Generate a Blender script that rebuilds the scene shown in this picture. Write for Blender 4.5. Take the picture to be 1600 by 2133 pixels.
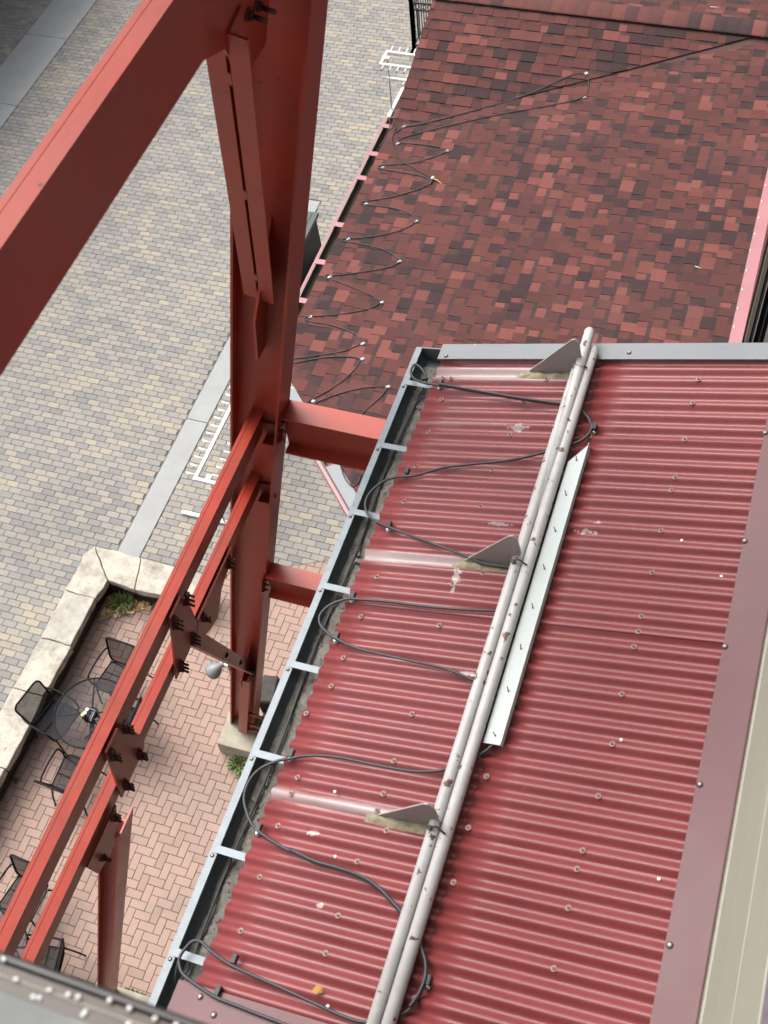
import bpy, bmesh, math, random
from mathutils import Vector, Matrix, noise as mnoise

random.seed(11)
S = bpy.context.scene
for o in list(bpy.data.objects):
    bpy.data.objects.remove(o)
C = S.collection
PI = math.pi

# ---------------------------------------------------------------- camera, sky, sun, exposure
cam = bpy.data.cameras.new('camera')
camo = bpy.data.objects.new('camera', cam)
C.objects.link(camo)
S.camera = camo
CX = Vector((0.94586, 0.31347, -0.08412))
CY = -Vector((0.21681, -0.80312, -0.55497))
CZ = -Vector((-0.24153, 0.50669, -0.8276))
EYE = Vector((0, 0, 13.56))
camo.matrix_world = Matrix(((CX.x, CY.x, CZ.x, EYE.x), (CX.y, CY.y, CZ.y, EYE.y),
                            (CX.z, CY.z, CZ.z, EYE.z), (0, 0, 0, 1)))
cam.sensor_fit = 'VERTICAL'
cam.sensor_height = 24.0
cam.lens = 24.0 * 2445.4 / 2133.0
cam.clip_start = 0.05
cam.clip_end = 600
cam.dof.use_dof = True
cam.dof.focus_distance = 8.0
cam.dof.aperture_fstop = 3.4

W = bpy.data.worlds.new('World')
S.world = W
W.use_nodes = True
wn = W.node_tree
bgn = wn.nodes['Background']
sky = wn.nodes.new('ShaderNodeTexSky')
sky.sky_type = 'NISHITA'
sky.sun_disc = False
sky.sun_elevation = math.radians(56)
sky.sun_rotation = math.radians(-65)
sky.air_density = 1.0
sky.dust_density = 6.0
sky.ozone_density = 1.0
hs = wn.nodes.new('ShaderNodeHueSaturation')            # overcast: a nearly colourless sky
hs.inputs['Saturation'].default_value = 0.35
wn.links.new(sky.outputs[0], hs.inputs['Color'])
wn.links.new(hs.outputs[0], bgn.inputs[0])
bgn.inputs[1].default_value = 0.15

sl = bpy.data.lights.new('sun', 'SUN')
sl.energy = 0.8
sl.angle = math.radians(50)
sl.color = (1.0, 0.96, 0.9)
so = bpy.data.objects.new('sun', sl)
C.objects.link(so)
so.rotation_euler = Vector((0.52, -0.24, -0.82)).to_track_quat('-Z', 'Y').to_euler()
so.location = (-20, -8, 40)

S.render.engine = 'CYCLES'
S.view_settings.view_transform = 'Standard'
S.view_settings.look = 'None'
S.view_settings.gamma = 1
S.view_settings.use_curve_mapping = False
S.view_settings.exposure = 1.18

# ---------------------------------------------------------------- materials
K = 0.72                                                    # one scale on every painted, paved and stone base colour
def kk(c):
    return tuple(v * K for v in c)

def nodes(m):
    return m.node_tree.nodes, m.node_tree.links

def pmat(name, col, rough=0.6, metal=0.0, spec=0.5, var=0.12, scale=6.0, bump=0.0, bscale=120.0,
         spots=None, spot_amt=0.0, spot_scale=20.0, grime=None, grime_scale=2.5, grime_amt=0.5, alpha=None, stretch=None):
    """painted / plain surface: base colour with two scales of noise, optional spots, grime and relief"""
    if 'white' not in name:
        col = kk(col)
    spots, grime = (kk(spots) if spots else None), (kk(grime) if grime else None)
    m = bpy.data.materials.new(name)
    m.use_nodes = True
    N, Lk = nodes(m)
    b = N['Principled BSDF']
    b.inputs['Roughness'].default_value = rough
    b.inputs['Metallic'].default_value = metal
    b.inputs['Specular IOR Level'].default_value = spec
    geo = N.new('ShaderNodeNewGeometry')
    src = geo.outputs['Position']
    if stretch:
        mp = N.new('ShaderNodeMapping')
        mp.inputs['Scale'].default_value = stretch
        Lk.new(src, mp.inputs[0])
        src = mp.outputs[0]
    nz = N.new('ShaderNodeTexNoise')
    nz.inputs['Scale'].default_value = scale
    nz.inputs['Detail'].default_value = 8
    nz.inputs['Roughness'].default_value = 0.65
    Lk.new(src, nz.inputs['Vector'])
    mx = N.new('ShaderNodeMix')
    mx.data_type = 'RGBA'
    mx.inputs[6].default_value = (*[c * (1 - var) for c in col], 1)
    mx.inputs[7].default_value = (*[min(1, c * (1 + var)) for c in col], 1)
    rp = N.new('ShaderNodeMapRange')
    rp.inputs[1].default_value = 0.3
    rp.inputs[2].default_value = 0.7
    Lk.new(nz.outputs[0], rp.inputs[0])
    Lk.new(rp.outputs[0], mx.inputs[0])
    cur = mx.outputs[2]
    if grime:
        n2 = N.new('ShaderNodeTexNoise')
        n2.inputs['Scale'].default_value = grime_scale
        n2.inputs['Detail'].default_value = 9
        n2.inputs['Roughness'].default_value = 0.7
        Lk.new(src, n2.inputs['Vector'])
        r2 = N.new('ShaderNodeMapRange')
        r2.inputs[1].default_value = 0.48
        r2.inputs[2].default_value = 0.75
        r2.inputs[4].default_value = grime_amt
        Lk.new(n2.outputs[0], r2.inputs[0])
        m2 = N.new('ShaderNodeMix')
        m2.data_type = 'RGBA'
        m2.inputs[7].default_value = (*grime, 1)
        Lk.new(r2.outputs[0], m2.inputs[0])
        Lk.new(cur, m2.inputs[6])
        cur = m2.outputs[2]
    if spots:
        n3 = N.new('ShaderNodeTexNoise')
        n3.inputs['Scale'].default_value = spot_scale
        n3.inputs['Detail'].default_value = 4
        Lk.new(src, n3.inputs['Vector'])
        r3 = N.new('ShaderNodeMapRange')
        r3.inputs[1].default_value = 1 - spot_amt
        r3.inputs[2].default_value = 1 - spot_amt + 0.03
        Lk.new(n3.outputs[0], r3.inputs[0])
        m3 = N.new('ShaderNodeMix')
        m3.data_type = 'RGBA'
        m3.inputs[7].default_value = (*spots, 1)
        Lk.new(r3.outputs[0], m3.inputs[0])
        Lk.new(cur, m3.inputs[6])
        cur = m3.outputs[2]
    Lk.new(cur, b.inputs['Base Color'])
    rr = N.new('ShaderNodeMapRange')
    rr.inputs[3].default_value = max(0.05, rough - 0.1)
    rr.inputs[4].default_value = min(1, rough + 0.1)
    Lk.new(nz.outputs[0], rr.inputs[0])
    Lk.new(rr.outputs[0], b.inputs['Roughness'])
    if bump:
        nb = N.new('ShaderNodeTexNoise')
        nb.inputs['Scale'].default_value = bscale
        nb.inputs['Detail'].default_value = 5
        Lk.new(src, nb.inputs['Vector'])
        bp = N.new('ShaderNodeBump')
        bp.inputs['Strength'].default_value = bump
        bp.inputs['Distance'].default_value = 0.004
        Lk.new(nb.outputs[0], bp.inputs['Height'])
        Lk.new(bp.outputs[0], b.inputs['Normal'])
    if alpha is not None:
        b.inputs['Alpha'].default_value = alpha
    return m

def piecemat(name, ramp, rough=0.85, grain=0.25, grain_scale=90, cluster=0.5, cl_scale=0.6, stain=None, stain_scale=1.2,
             stain_amt=0.4, bump=0.3, spec=0.3):
    """one tint per piece (a random per object or mesh island), clustered over the surface, with mineral grain"""
    ramp = [(p, kk(c)) for p, c in ramp]
    stain = kk(stain) if stain else None
    m = bpy.data.materials.new(name)
    m.use_nodes = True
    N, Lk = nodes(m)
    b = N['Principled BSDF']
    b.inputs['Roughness'].default_value = rough
    b.inputs['Specular IOR Level'].default_value = spec
    oi = N.new('ShaderNodeObjectInfo')
    ge = N.new('ShaderNodeNewGeometry')
    ad = N.new('ShaderNodeMath')
    ad.operation = 'ADD'
    Lk.new(oi.outputs['Random'], ad.inputs[0])
    Lk.new(ge.outputs['Random Per Island'], ad.inputs[1])
    fr = N.new('ShaderNodeMath')
    fr.operation = 'FRACT'
    Lk.new(ad.outputs[0], fr.inputs[0])
    nz = N.new('ShaderNodeTexNoise')
    nz.inputs['Scale'].default_value = cl_scale
    nz.inputs['Detail'].default_value = 3
    Lk.new(ge.outputs['Position'], nz.inputs['Vector'])
    cm = N.new('ShaderNodeMath')
    cm.operation = 'MULTIPLY_ADD'
    cm.inputs[1].default_value = cluster * 2
    cm.inputs[2].default_value = -cluster
    Lk.new(nz.outputs[0], cm.inputs[0])
    a2 = N.new('ShaderNodeMath')
    a2.operation = 'ADD'
    a2.use_clamp = True
    Lk.new(fr.outputs[0], a2.inputs[0])
    Lk.new(cm.outputs[0], a2.inputs[1])
    cr = N.new('ShaderNodeValToRGB')
    el = cr.color_ramp.elements
    while len(el) > 1:
        el.remove(el[-1])
    el[0].position = ramp[0][0]
    el[0].color = (*ramp[0][1], 1)
    for p, c in ramp[1:]:
        e = el.new(p)
        e.color = (*c, 1)
    Lk.new(a2.outputs[0], cr.inputs[0])
    g = N.new('ShaderNodeTexNoise')
    g.inputs['Scale'].default_value = grain_scale
    g.inputs['Detail'].default_value = 6
    g.inputs['Roughness'].default_value = 0.75
    Lk.new(ge.outputs['Position'], g.inputs['Vector'])
    gr = N.new('ShaderNodeMapRange')
    gr.inputs[1].default_value = 0.25
    gr.inputs[2].default_value = 0.75
    gr.inputs[3].default_value = 1 - grain
    gr.inputs[4].default_value = 1 + grain
    Lk.new(g.outputs[0], gr.inputs[0])
    mu = N.new('ShaderNodeVectorMath')
    mu.operation = 'SCALE'
    Lk.new(cr.outputs[0], mu.inputs[0])
    Lk.new(gr.outputs[0], mu.inputs['Scale'])
    cur = mu.outputs[0]
    if stain:
        n2 = N.new('ShaderNodeTexNoise')
        n2.inputs['Scale'].default_value = stain_scale
        n2.inputs['Detail'].default_value = 9
        n2.inputs['Roughness'].default_value = 0.65
        Lk.new(ge.outputs['Position'], n2.inputs['Vector'])
        r2 = N.new('ShaderNodeMapRange')
        r2.inputs[1].default_value = 0.52
        r2.inputs[2].default_value = 0.72
        r2.inputs[4].default_value = stain_amt
        Lk.new(n2.outputs[0], r2.inputs[0])
        m2 = N.new('ShaderNodeMix')
        m2.data_type = 'RGBA'
        m2.inputs[7].default_value = (*stain, 1)
        Lk.new(r2.outputs[0], m2.inputs[0])
        Lk.new(cur, m2.inputs[6])
        cur = m2.outputs[2]
    Lk.new(cur, b.inputs['Base Color'])
    bp = N.new('ShaderNodeBump')
    bp.inputs['Strength'].default_value = bump
    bp.inputs['Distance'].default_value = 0.003
    Lk.new(g.outputs[0], bp.inputs['Height'])
    Lk.new(bp.outputs[0], b.inputs['Normal'])
    return m

M = {}
M['steel'] = pmat('red_oxide_paint', (0.42, 0.044, 0.020), 0.40, var=0.18, scale=4.0, spec=0.45, grime=(0.33, 0.085, 0.060),
                  grime_scale=2.6, grime_amt=0.6, spots=(0.10, 0.03, 0.02), spot_amt=0.275, spot_scale=24, bump=0.12, bscale=45)
M['bolt'] = pmat('bolt_paint', (0.10, 0.026, 0.02), 0.5, var=0.2)
M['tie'] = pmat('tie_bolt_paint', (0.36, 0.07, 0.05), 0.5)
M['flash'] = pmat('red_flashing', (0.135, 0.044, 0.052), 0.45, var=0.08, spec=0.4, grime=(0.17, 0.066, 0.072), grime_scale=3, grime_amt=0.5, scale=4, spots=(0.6, 0.5, 0.45), spot_amt=0.235, spot_scale=45)
M['pink'] = pmat('pink_trim', (0.40, 0.16, 0.18), 0.4, var=0.08, scale=5)
M['galv'] = pmat('galvanized', (0.255, 0.295, 0.325), 0.5, 0.25, var=0.18, scale=22)
M['galv_dull'] = pmat('galvanized_dull', (0.175, 0.19, 0.205), 0.5, 0.2, var=0.10, scale=5, spots=(0.5, 0.52, 0.53), spot_amt=0.3, spot_scale=14)
M['gutter_in'] = pmat('gutter_inside', (0.10, 0.12, 0.12), 0.6, 0.3, var=0.25, scale=12)
M['silt'] = pmat('gutter_silt', (0.17, 0.157, 0.135), 0.95, var=0.5, scale=40, bump=1.0, bscale=90, grime=(0.34, 0.33, 0.30),
                 grime_scale=7, grime_amt=0.7, spots=(0.03, 0.027, 0.022), spot_amt=0.36, spot_scale=55)
M['pipe'] = pmat('grey_pipe_paint', (0.56, 0.55, 0.54), 0.45, var=0.08, scale=10, spots=(0.14, 0.065, 0.03), spot_amt=0.36,
                 spot_scale=30, grime=(0.36, 0.30, 0.24), grime_scale=6, grime_amt=0.3)
M['plate'] = pmat('bracket_paint', (0.40, 0.38, 0.36), 0.5, var=0.08, spots=(0.3, 0.16, 0.08), spot_amt=0.27, spot_scale=24)
M['putty'] = pmat('sealant', (0.30, 0.26, 0.17), 0.8, var=0.4, scale=30, bump=0.8, bscale=60)
M['white_metal'] = pmat('pale_channel', (0.52, 0.58, 0.57), 0.42, var=0.05, scale=5)
M['screw'] = pmat('screw_cap', (0.40, 0.30, 0.26), 0.45, 0.5, var=0.2)
M['screw_dark'] = pmat('screw_dark', (0.06, 0.05, 0.05), 0.5, 0.3)
M['screw_red'] = pmat('screw_washer', (0.42, 0.24, 0.20), 0.5)
M['steel_shiny'] = pmat('clip_steel', (0.72, 0.74, 0.75), 0.25, 0.9, var=0.2, scale=40)
M['clip'] = pmat('clip_pale', (0.30, 0.33, 0.35), 0.35, 0.5, var=0.25, scale=60)
M['cable'] = pmat('cable_black', (0.035, 0.036, 0.042), 0.5, var=0.15)
M['cable_brown'] = pmat('cable_brown', (0.040, 0.028, 0.028), 0.55, var=0.2)
M['cream'] = pmat('cream_paint', (0.43, 0.445, 0.355), 0.55, var=0.07, scale=3, bump=0.25, bscale=25, spots=(0.17, 0.16, 0.12),
                  spot_amt=0.285, spot_scale=9, stretch=(6, 0.8, 6))
M['wall'] = pmat('wall_cladding', (0.055, 0.048, 0.038), 0.7, var=0.1)
M['wall_low'] = pmat('lower_wall', (0.09, 0.07, 0.055), 0.8, var=0.15)
M['white'] = pmat('white_paint', (0.64, 0.64, 0.62), 0.5, var=0.12)
M['black'] = pmat('black_iron', (0.018, 0.018, 0.02), 0.45, var=0.2)
M['concrete'] = pmat('concrete', (0.385, 0.395, 0.39), 0.85, var=0.10, scale=2.2, bump=0.2, bscale=80, grime=(0.32, 0.325, 0.32), grime_scale=1.0,
                     grime_amt=0.5, spots=(0.12, 0.12, 0.11), spot_amt=0.24, spot_scale=8)
M['sand'] = pmat('joint_sand', (0.13, 0.115, 0.095), 0.95, var=0.2, scale=20)
M['sand_red'] = pmat('joint_sand_red', (0.10, 0.065, 0.05), 0.95, var=0.2, scale=20)
M['ground'] = pmat('ground', (0.24, 0.22, 0.19), 0.95, var=0.15, scale=0.6)
M['stone'] = pmat('limestone', (0.54, 0.495, 0.41), 0.8, var=0.22, scale=7, bump=1.0, bscale=20, grime=(0.17, 0.16, 0.14), grime_scale=3.4,
                  grime_amt=0.9, spots=(0.24, 0.21, 0.16), spot_amt=0.33, spot_scale=16.0)
M['stone_grey'] = pmat('limestone_grey', (0.47, 0.44, 0.38), 0.8, var=0.25, scale=5, bump=0.8, bscale=16, grime=(0.17, 0.165, 0.15), grime_scale=3.5,
                       grime_amt=0.85)
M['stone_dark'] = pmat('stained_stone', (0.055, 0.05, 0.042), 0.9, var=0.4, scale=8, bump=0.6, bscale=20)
M['pier'] = pmat('pier_stone', (0.46, 0.42, 0.33), 0.85, var=0.2, scale=5, bump=0.7, bscale=22, grime=(0.22, 0.2, 0.16), grime_scale=4, grime_amt=0.6)
M['timber'] = pmat('charred_timber', (0.06, 0.052, 0.045), 0.8, var=0.4, scale=14, bump=0.5, bscale=40)
M['mesh_arm'] = pmat('chair_tube', (0.010, 0.010, 0.013), 0.5, spec=0.15, var=0.15)
M['green_dark'] = pmat('dark_green_enamel', (0.012, 0.020, 0.018), 0.5, spec=0.25, var=0.12)
M['green_lid'] = pmat('dark_green_lid', (0.035, 0.052, 0.055), 0.35, var=0.1)
M['leaf'] = pmat('weed_leaf', (0.15, 0.23, 0.055), 0.6, var=0.4, scale=30)
M['moss'] = pmat('moss', (0.055, 0.085, 0.03), 0.9, var=0.4, scale=40)
M['litter'] = piecemat('dry_leaf', [(0.0, (0.40, 0.20, 0.05)), (0.3, (0.60, 0.36, 0.10)), (0.6, (0.75, 0.58, 0.32)), (1.0, (0.85, 0.74, 0.52))],
                       0.8, 0.2, 60, 0.0)
M['rust_litter'] = piecemat('rust_leaf', [(0.0, (0.10, 0.045, 0.02)), (0.5, (0.20, 0.10, 0.04)), (1.0, (0.34, 0.20, 0.08))], 0.85, 0.2, 60, 0.0)
M['rim'] = pmat('ledge_rim', (0.030, 0.030, 0.030), 0.4, var=0.1)
M['rim_brown'] = pmat('ledge_brown', (0.085, 0.058, 0.047), 0.5, var=0.1)
M['ledge_top'] = pmat('ledge_top', (0.115, 0.13, 0.13), 0.5, var=0.25, scale=9, grime=(0.27, 0.29, 0.25), grime_scale=11, grime_amt=0.8)
M['glass'] = pmat('dark_glass', (0.02, 0.024, 0.026), 0.06, var=0.05, spec=0.8)
M['glass_sky'] = pmat('sky_tinted_glass', (0.20, 0.27, 0.36), 0.15, var=0.05, spec=0.8)  # blue of the reflected sky put into the glass colour
M['orange'] = pmat('orange_paint', (0.62, 0.10, 0.03), 0.5)
M['twig'] = pmat('twig', (0.66, 0.58, 0.47), 0.8)
M['lime'] = pmat('lime_cap', (0.46, 0.62, 0.10), 0.4)
M['deck'] = pmat('roof_deck', (0.10, 0.05, 0.045), 0.9, var=0.2)
M['olive'] = pmat('gutter_olive', (0.11, 0.095, 0.065), 0.6, var=0.2, scale=8)
M['lamp_grey'] = pmat('lamp_grey', (0.30, 0.32, 0.33), 0.4, 0.2, var=0.1)
M['yellow'] = pmat('yellow_lead', (0.62, 0.45, 0.10), 0.5)
M['plastic'] = pmat('white_plastic', (0.72, 0.72, 0.70), 0.35)

M['paver'] = piecemat('paver', [(0.0, (0.258, 0.250, 0.240)), (0.25, (0.295, 0.284, 0.268)), (0.48, (0.325, 0.309, 0.284)), (0.68, (0.35, 0.326, 0.288)),
                                (0.85, (0.368, 0.337, 0.290)), (0.95, (0.385, 0.348, 0.285)), (1.0, (0.415, 0.37, 0.29))],
                      0.88, 0.10, 70, 0.40, 0.8, stain=(0.20, 0.19, 0.18), stain_scale=0.5, stain_amt=0.45)
M['brick'] = piecemat('clay_brick', [(0.0, (0.385, 0.270, 0.220)), (0.35, (0.42, 0.297, 0.242)), (0.7, (0.44, 0.315, 0.258)), (1.0, (0.455, 0.305, 0.245))],
                      0.85, 0.14, 80, 0.15, 0.8, stain=(0.27, 0.23, 0.20), stain_scale=0.9, stain_amt=0.55)
M['shingle'] = piecemat('shingle', [(0.0, (0.054, 0.036, 0.037)), (0.15, (0.064, 0.039, 0.040)), (0.21, (0.098, 0.045, 0.043)), (0.45, (0.118, 0.050, 0.046)),
                                    (0.68, (0.134, 0.054, 0.048)), (0.84, (0.150, 0.058, 0.051)), (0.91, (0.195, 0.074, 0.064)), (1.0, (0.225, 0.084, 0.072))],
                        0.95, 0.5, 140, 0.06, 0.9, spec=0.12, bump=0.8, stain=(0.15, 0.085, 0.08), stain_scale=0.8, stain_amt=0.3)
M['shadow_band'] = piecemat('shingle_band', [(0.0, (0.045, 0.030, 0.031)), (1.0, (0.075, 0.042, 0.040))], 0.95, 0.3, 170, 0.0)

def roof_paint():
    """painted corrugated steel with chalky run-off streaks below the three brackets and pale scuffs"""
    m = pmat('corrugated_paint', (0.245, 0.048, 0.050), 0.40, var=0.12, scale=4, spots=(0.62, 0.52, 0.50), spot_amt=0.215, spot_scale=38)
    N, Lk = nodes(m)
    b = N['Principled BSDF']
    col = b.inputs['Base Color'].links[0].from_socket
    ge = N.new('ShaderNodeNewGeometry')
    sp = N.new('ShaderNodeSeparateXYZ')
    Lk.new(ge.outputs['Position'], sp.inputs[0])
    nz = N.new('ShaderNodeTexNoise')
    nz.inputs['Scale'].default_value = 5
    nz.inputs['Detail'].default_value = 6
    mp = N.new('ShaderNodeMapping')
    mp.inputs['Scale'].default_value = (0.6, 3.0, 1)
    Lk.new(ge.outputs['Position'], mp.inputs[0])
    Lk.new(mp.outputs[0], nz.inputs['Vector'])
    def math1(op, a, bb=None):
        n = N.new('ShaderNodeMath')
        n.operation = op
        for i, v in enumerate((a, bb)):
            if v is None:
                continue
            if isinstance(v, (int, float)):
                n.inputs[i].default_value = v
            else:
                Lk.new(v, n.inputs[i])
        return n.outputs[0]
    nz2 = N.new('ShaderNodeTexNoise')
    nz2.inputs['Scale'].default_value = 60
    nz2.inputs['Detail'].default_value = 4
    Lk.new(ge.outputs['Position'], nz2.inputs['Vector'])
    tot = None
    for y0, wd, x0 in ((3.525, 0.050, -0.55), (2.445, 0.036, -0.60), (1.315, 0.030, -0.55), (3.21, 0.012, -0.85)):
        d = math1('ABSOLUTE', math1('SUBTRACT', sp.outputs[1], y0))
        d = math1('ADD', d, math1('MULTIPLY', math1('SUBTRACT', nz.outputs[0], 0.5), 0.05))
        r = N.new('ShaderNodeMapRange')
        r.interpolation_type = 'SMOOTHSTEP'
        r.inputs[1].default_value = wd * 0.1
        r.inputs[2].default_value = wd * 1.25
        r.inputs[3].default_value = 0.65
        r.inputs[4].default_value = 0
        Lk.new(d, r.inputs[0])
        k = math1('MULTIPLY', r.outputs[0], math1('LESS_THAN', sp.outputs[0], x0))
        if y0 == 3.21:
            k = math1('MULTIPLY', k, 0.35)
        tot = k if tot is None else math1('MAXIMUM', tot, k)
    for (x0, y0, rx, ry) in [(-0.794, 3.202, 0.055, 0.018), (-0.848, 2.366, 0.02, 0.07), (-0.977, 2.451, 0.03, 0.012), (-0.362, 2.652, 0.05, 0.01), (-1.061, 1.189, 0.03, 0.014), (-0.94, 0.935, 0.012, 0.02), (-0.667, 1.938, 0.05, 0.016), (-0.329, 2.709, 0.02, 0.008), (-0.737, 2.662, 0.06, 0.006), (-0.516, 2.95, 0.03, 0.02)]:
        dx = math1('DIVIDE', math1('SUBTRACT', sp.outputs[0], x0), rx)
        dy = math1('DIVIDE', math1('SUBTRACT', sp.outputs[1], y0), ry)
        q = math1('ADD', math1('MULTIPLY', dx, dx), math1('MULTIPLY', dy, dy))
        q = math1('ADD', q, math1('MULTIPLY', math1('SUBTRACT', nz2.outputs[0], 0.5), 5.0))
        tot = math1('MAXIMUM', tot, math1('MULTIPLY', math1('LESS_THAN', q, 0.55), 0.7))
    mx = N.new('ShaderNodeMix')
    mx.data_type = 'RGBA'
    mx.inputs[7].default_value = (0.45, 0.42, 0.41, 1)
    Lk.new(tot, mx.inputs[0])
    Lk.new(col, mx.inputs[6])
    # faint dusty bands between sheets
    n2 = N.new('ShaderNodeTexNoise')
    n2.inputs['Scale'].default_value = 1.6
    n2.inputs['Detail'].default_value = 6
    Lk.new(ge.outputs['Position'], n2.inputs['Vector'])
    r2 = N.new('ShaderNodeMapRange')
    r2.inputs[1].default_value = 0.5
    r2.inputs[2].default_value = 0.8
    r2.inputs[4].default_value = 0.35
    Lk.new(n2.outputs[0], r2.inputs[0])
    m2 = N.new('ShaderNodeMix')
    m2.data_type = 'RGBA'
    m2.inputs[7].default_value = (0.25, 0.068, 0.070, 1)
    Lk.new(r2.outputs[0], m2.inputs[0])
    Lk.new(mx.outputs[2], m2.inputs[6])
    Lk.new(m2.outputs[2], b.inputs['Base Color'])
    return m
M['roof'] = roof_paint()

def mesh_fabric():
    """woven black wire mesh: a fine grid of wires with holes"""
    m = bpy.data.materials.new('wire_mesh')
    m.use_nodes = True
    N, Lk = nodes(m)
    b = N['Principled BSDF']
    b.inputs['Base Color'].default_value = (0.014, 0.015, 0.019, 1)
    b.inputs['Roughness'].default_value = 0.6
    b.inputs['Specular IOR Level'].default_value = 0.12
    b.inputs['Alpha'].default_value = 0.80
    return m
M['wire'] = mesh_fabric()

# ---------------------------------------------------------------- helpers
def obj(name, me, parent=None, loc=None):
    o = bpy.data.objects.new(name, me)
    C.objects.link(o)
    if parent is not None:
        o.parent = parent
    if loc is not None:
        o.location = loc
    return o

def tag(o, label=None, cat=None, group=None, kind=None):
    if label: o['label'] = label
    if cat: o['category'] = cat
    if group: o['group'] = group
    if kind: o['kind'] = kind
    return o

def thing(name, label, cat, loc=(0, 0, 0), group=None):
    o = bpy.data.objects.new(name, None)
    C.objects.link(o)
    o.location = loc
    o.empty_display_size = 0.1
    return tag(o, label, cat, group)

def base_of(parent):
    p = Vector((0, 0, 0))
    while parent is not None:
        p += Vector(parent.location)
        parent = parent.parent
    return p

class MB:
    """collects shapes in world space; build() links them as ONE mesh object under its parent"""
    def __init__(self):
        self.bm = bmesh.new()

    def face(self, pts, mi=0, smooth=False):
        f = self.bm.faces.new([self.bm.verts.new(p) for p in pts])
        f.material_index = mi
        f.smooth = smooth
        return f

    def hexa(self, p, mi=0):
        """8 corners: 0-3 bottom ring, 4-7 top ring"""
        v = [self.bm.verts.new(q) for q in p]
        for q in ((3, 2, 1, 0), (4, 5, 6, 7), (0, 1, 5, 4), (1, 2, 6, 5), (2, 3, 7, 6), (3, 0, 4, 7)):
            f = self.bm.faces.new([v[i] for i in q])
            f.material_index = mi
        return self

    def box(self, lo, hi, mi=0):
        x0, y0, z0 = lo
        x1, y1, z1 = hi
        return self.hexa([(x0, y0, z0), (x1, y0, z0), (x1, y1, z0), (x0, y1, z0), (x0, y0, z1), (x1, y0, z1), (x1, y1, z1), (x0, y1, z1)], mi)

    def obox(self, c, ax, ay, az, mi=0):
        """box from centre and three half-axis vectors"""
        c, ax, ay, az = map(Vector, (c, ax, ay, az))
        return self.hexa([c - ax - ay - az, c + ax - ay - az, c + ax + ay - az, c - ax + ay - az,
                          c - ax - ay + az, c + ax - ay + az, c + ax + ay + az, c - ax + ay + az], mi)

    def prism(self, poly, vec, mi=0):
        vec = Vector(vec)
        a = [self.bm.verts.new(p) for p in poly]
        b = [self.bm.verts.new(Vector(p) + vec) for p in poly]
        n = len(a)
        self.bm.faces.new(list(reversed(a))).material_index = mi
        self.bm.faces.new(b).material_index = mi
        for i in range(n):
            self.bm.faces.new([a[i], a[(i + 1) % n], b[(i + 1) % n], b[i]]).material_index = mi
        return self

    def tube(self, pts, r, n=8, mi=0, closed=False, cap=True, smooth=True):
        pts = [Vector(p) for p in pts]
        m = len(pts)
        rings = []
        up = None
        for i, p in enumerate(pts):
            if closed:
                t = pts[(i + 1) % m] - pts[i - 1]
            else:
                t = pts[min(i + 1, m - 1)] - pts[max(i - 1, 0)]
            if t.length < 1e-9:
                t = Vector((0, 0, 1))
            t.normalize()
            if up is None:
                up = Vector((0, 0, 1)) if abs(t.z) < 0.9 else Vector((1, 0, 0))
            s = t.cross(up)
            if s.length < 1e-6:
                s = t.cross(Vector((1, 0.1, 0)))
            s.normalize()
            up = s.cross(t).normalized()
            rr = r[i] if isinstance(r, (list, tuple)) else r
            rings.append([self.bm.verts.new(p + (s * math.cos(2 * PI * k / n) + up * math.sin(2 * PI * k / n)) * rr) for k in range(n)])
        last = m if closed else m - 1
        for i in range(last):
            a, b = rings[i], rings[(i + 1) % m]
            for k in range(n):
                f = self.bm.faces.new([a[k], a[(k + 1) % n], b[(k + 1) % n], b[k]])
                f.smooth = smooth
                f.material_index = mi
        if cap and not closed:
            self.bm.faces.new(list(reversed(rings[0]))).material_index = mi
            self.bm.faces.new(rings[-1]).material_index = mi
        return self

    def cyl(self, a, b, r, n=10, mi=0, r2=None):
        return self.tube([a, b], [r, r if r2 is None else r2], n, mi, smooth=n > 7)

    def lathe(self, c, prof, n=16, mi=0, axis=(0, 0, 1)):
        q = Vector((0, 0, 1)).rotation_difference(Vector(axis).normalized())
        c = Vector(c)
        rings = []
        for r, z in prof:
            rings.append([self.bm.verts.new(c + q @ Vector((r * math.cos(2 * PI * k / n), r * math.sin(2 * PI * k / n), z))) for k in range(n)])
        for a, b in zip(rings, rings[1:]):
            for k in range(n):
                f = self.bm.faces.new([a[k], a[(k + 1) % n], b[(k + 1) % n], b[k]])
                f.smooth = True
                f.material_index = mi
        self.bm.faces.new(list(reversed(rings[0]))).material_index = mi
        self.bm.faces.new(rings[-1]).material_index = mi
        return self

    def cut(self, co, no):
        """keep the side the normal points away from"""
        g = self.bm.verts[:] + self.bm.edges[:] + self.bm.faces[:]
        bmesh.ops.bisect_plane(self.bm, geom=g, plane_co=co, plane_no=no, clear_outer=True)
        return self

    def bevel(self, w, seg=1):
        bmesh.ops.remove_doubles(self.bm, verts=self.bm.verts[:], dist=1e-5)
        bmesh.ops.bevel(self.bm, geom=self.bm.edges[:], offset=w, segments=seg, affect='EDGES', profile=0.5)
        return self

    def build(self, name, mats, parent=None, kind=None, label=None, local=False):
        bmesh.ops.recalc_face_normals(self.bm, faces=self.bm.faces[:])
        me = bpy.data.meshes.new(name)
        b = Vector((0, 0, 0)) if local else base_of(parent)
        if b.length > 0:
            bmesh.ops.translate(self.bm, verts=self.bm.verts[:], vec=-b)
        self.bm.to_mesh(me)
        self.bm.free()
        if not isinstance(mats, (list, tuple)):
            mats = [mats]
        for m in mats:
            me.materials.append(M[m] if isinstance(m, str) else m)
        o = obj(name, me, parent)
        if kind: o['kind'] = kind
        if label: o['label'] = label
        return o

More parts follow.
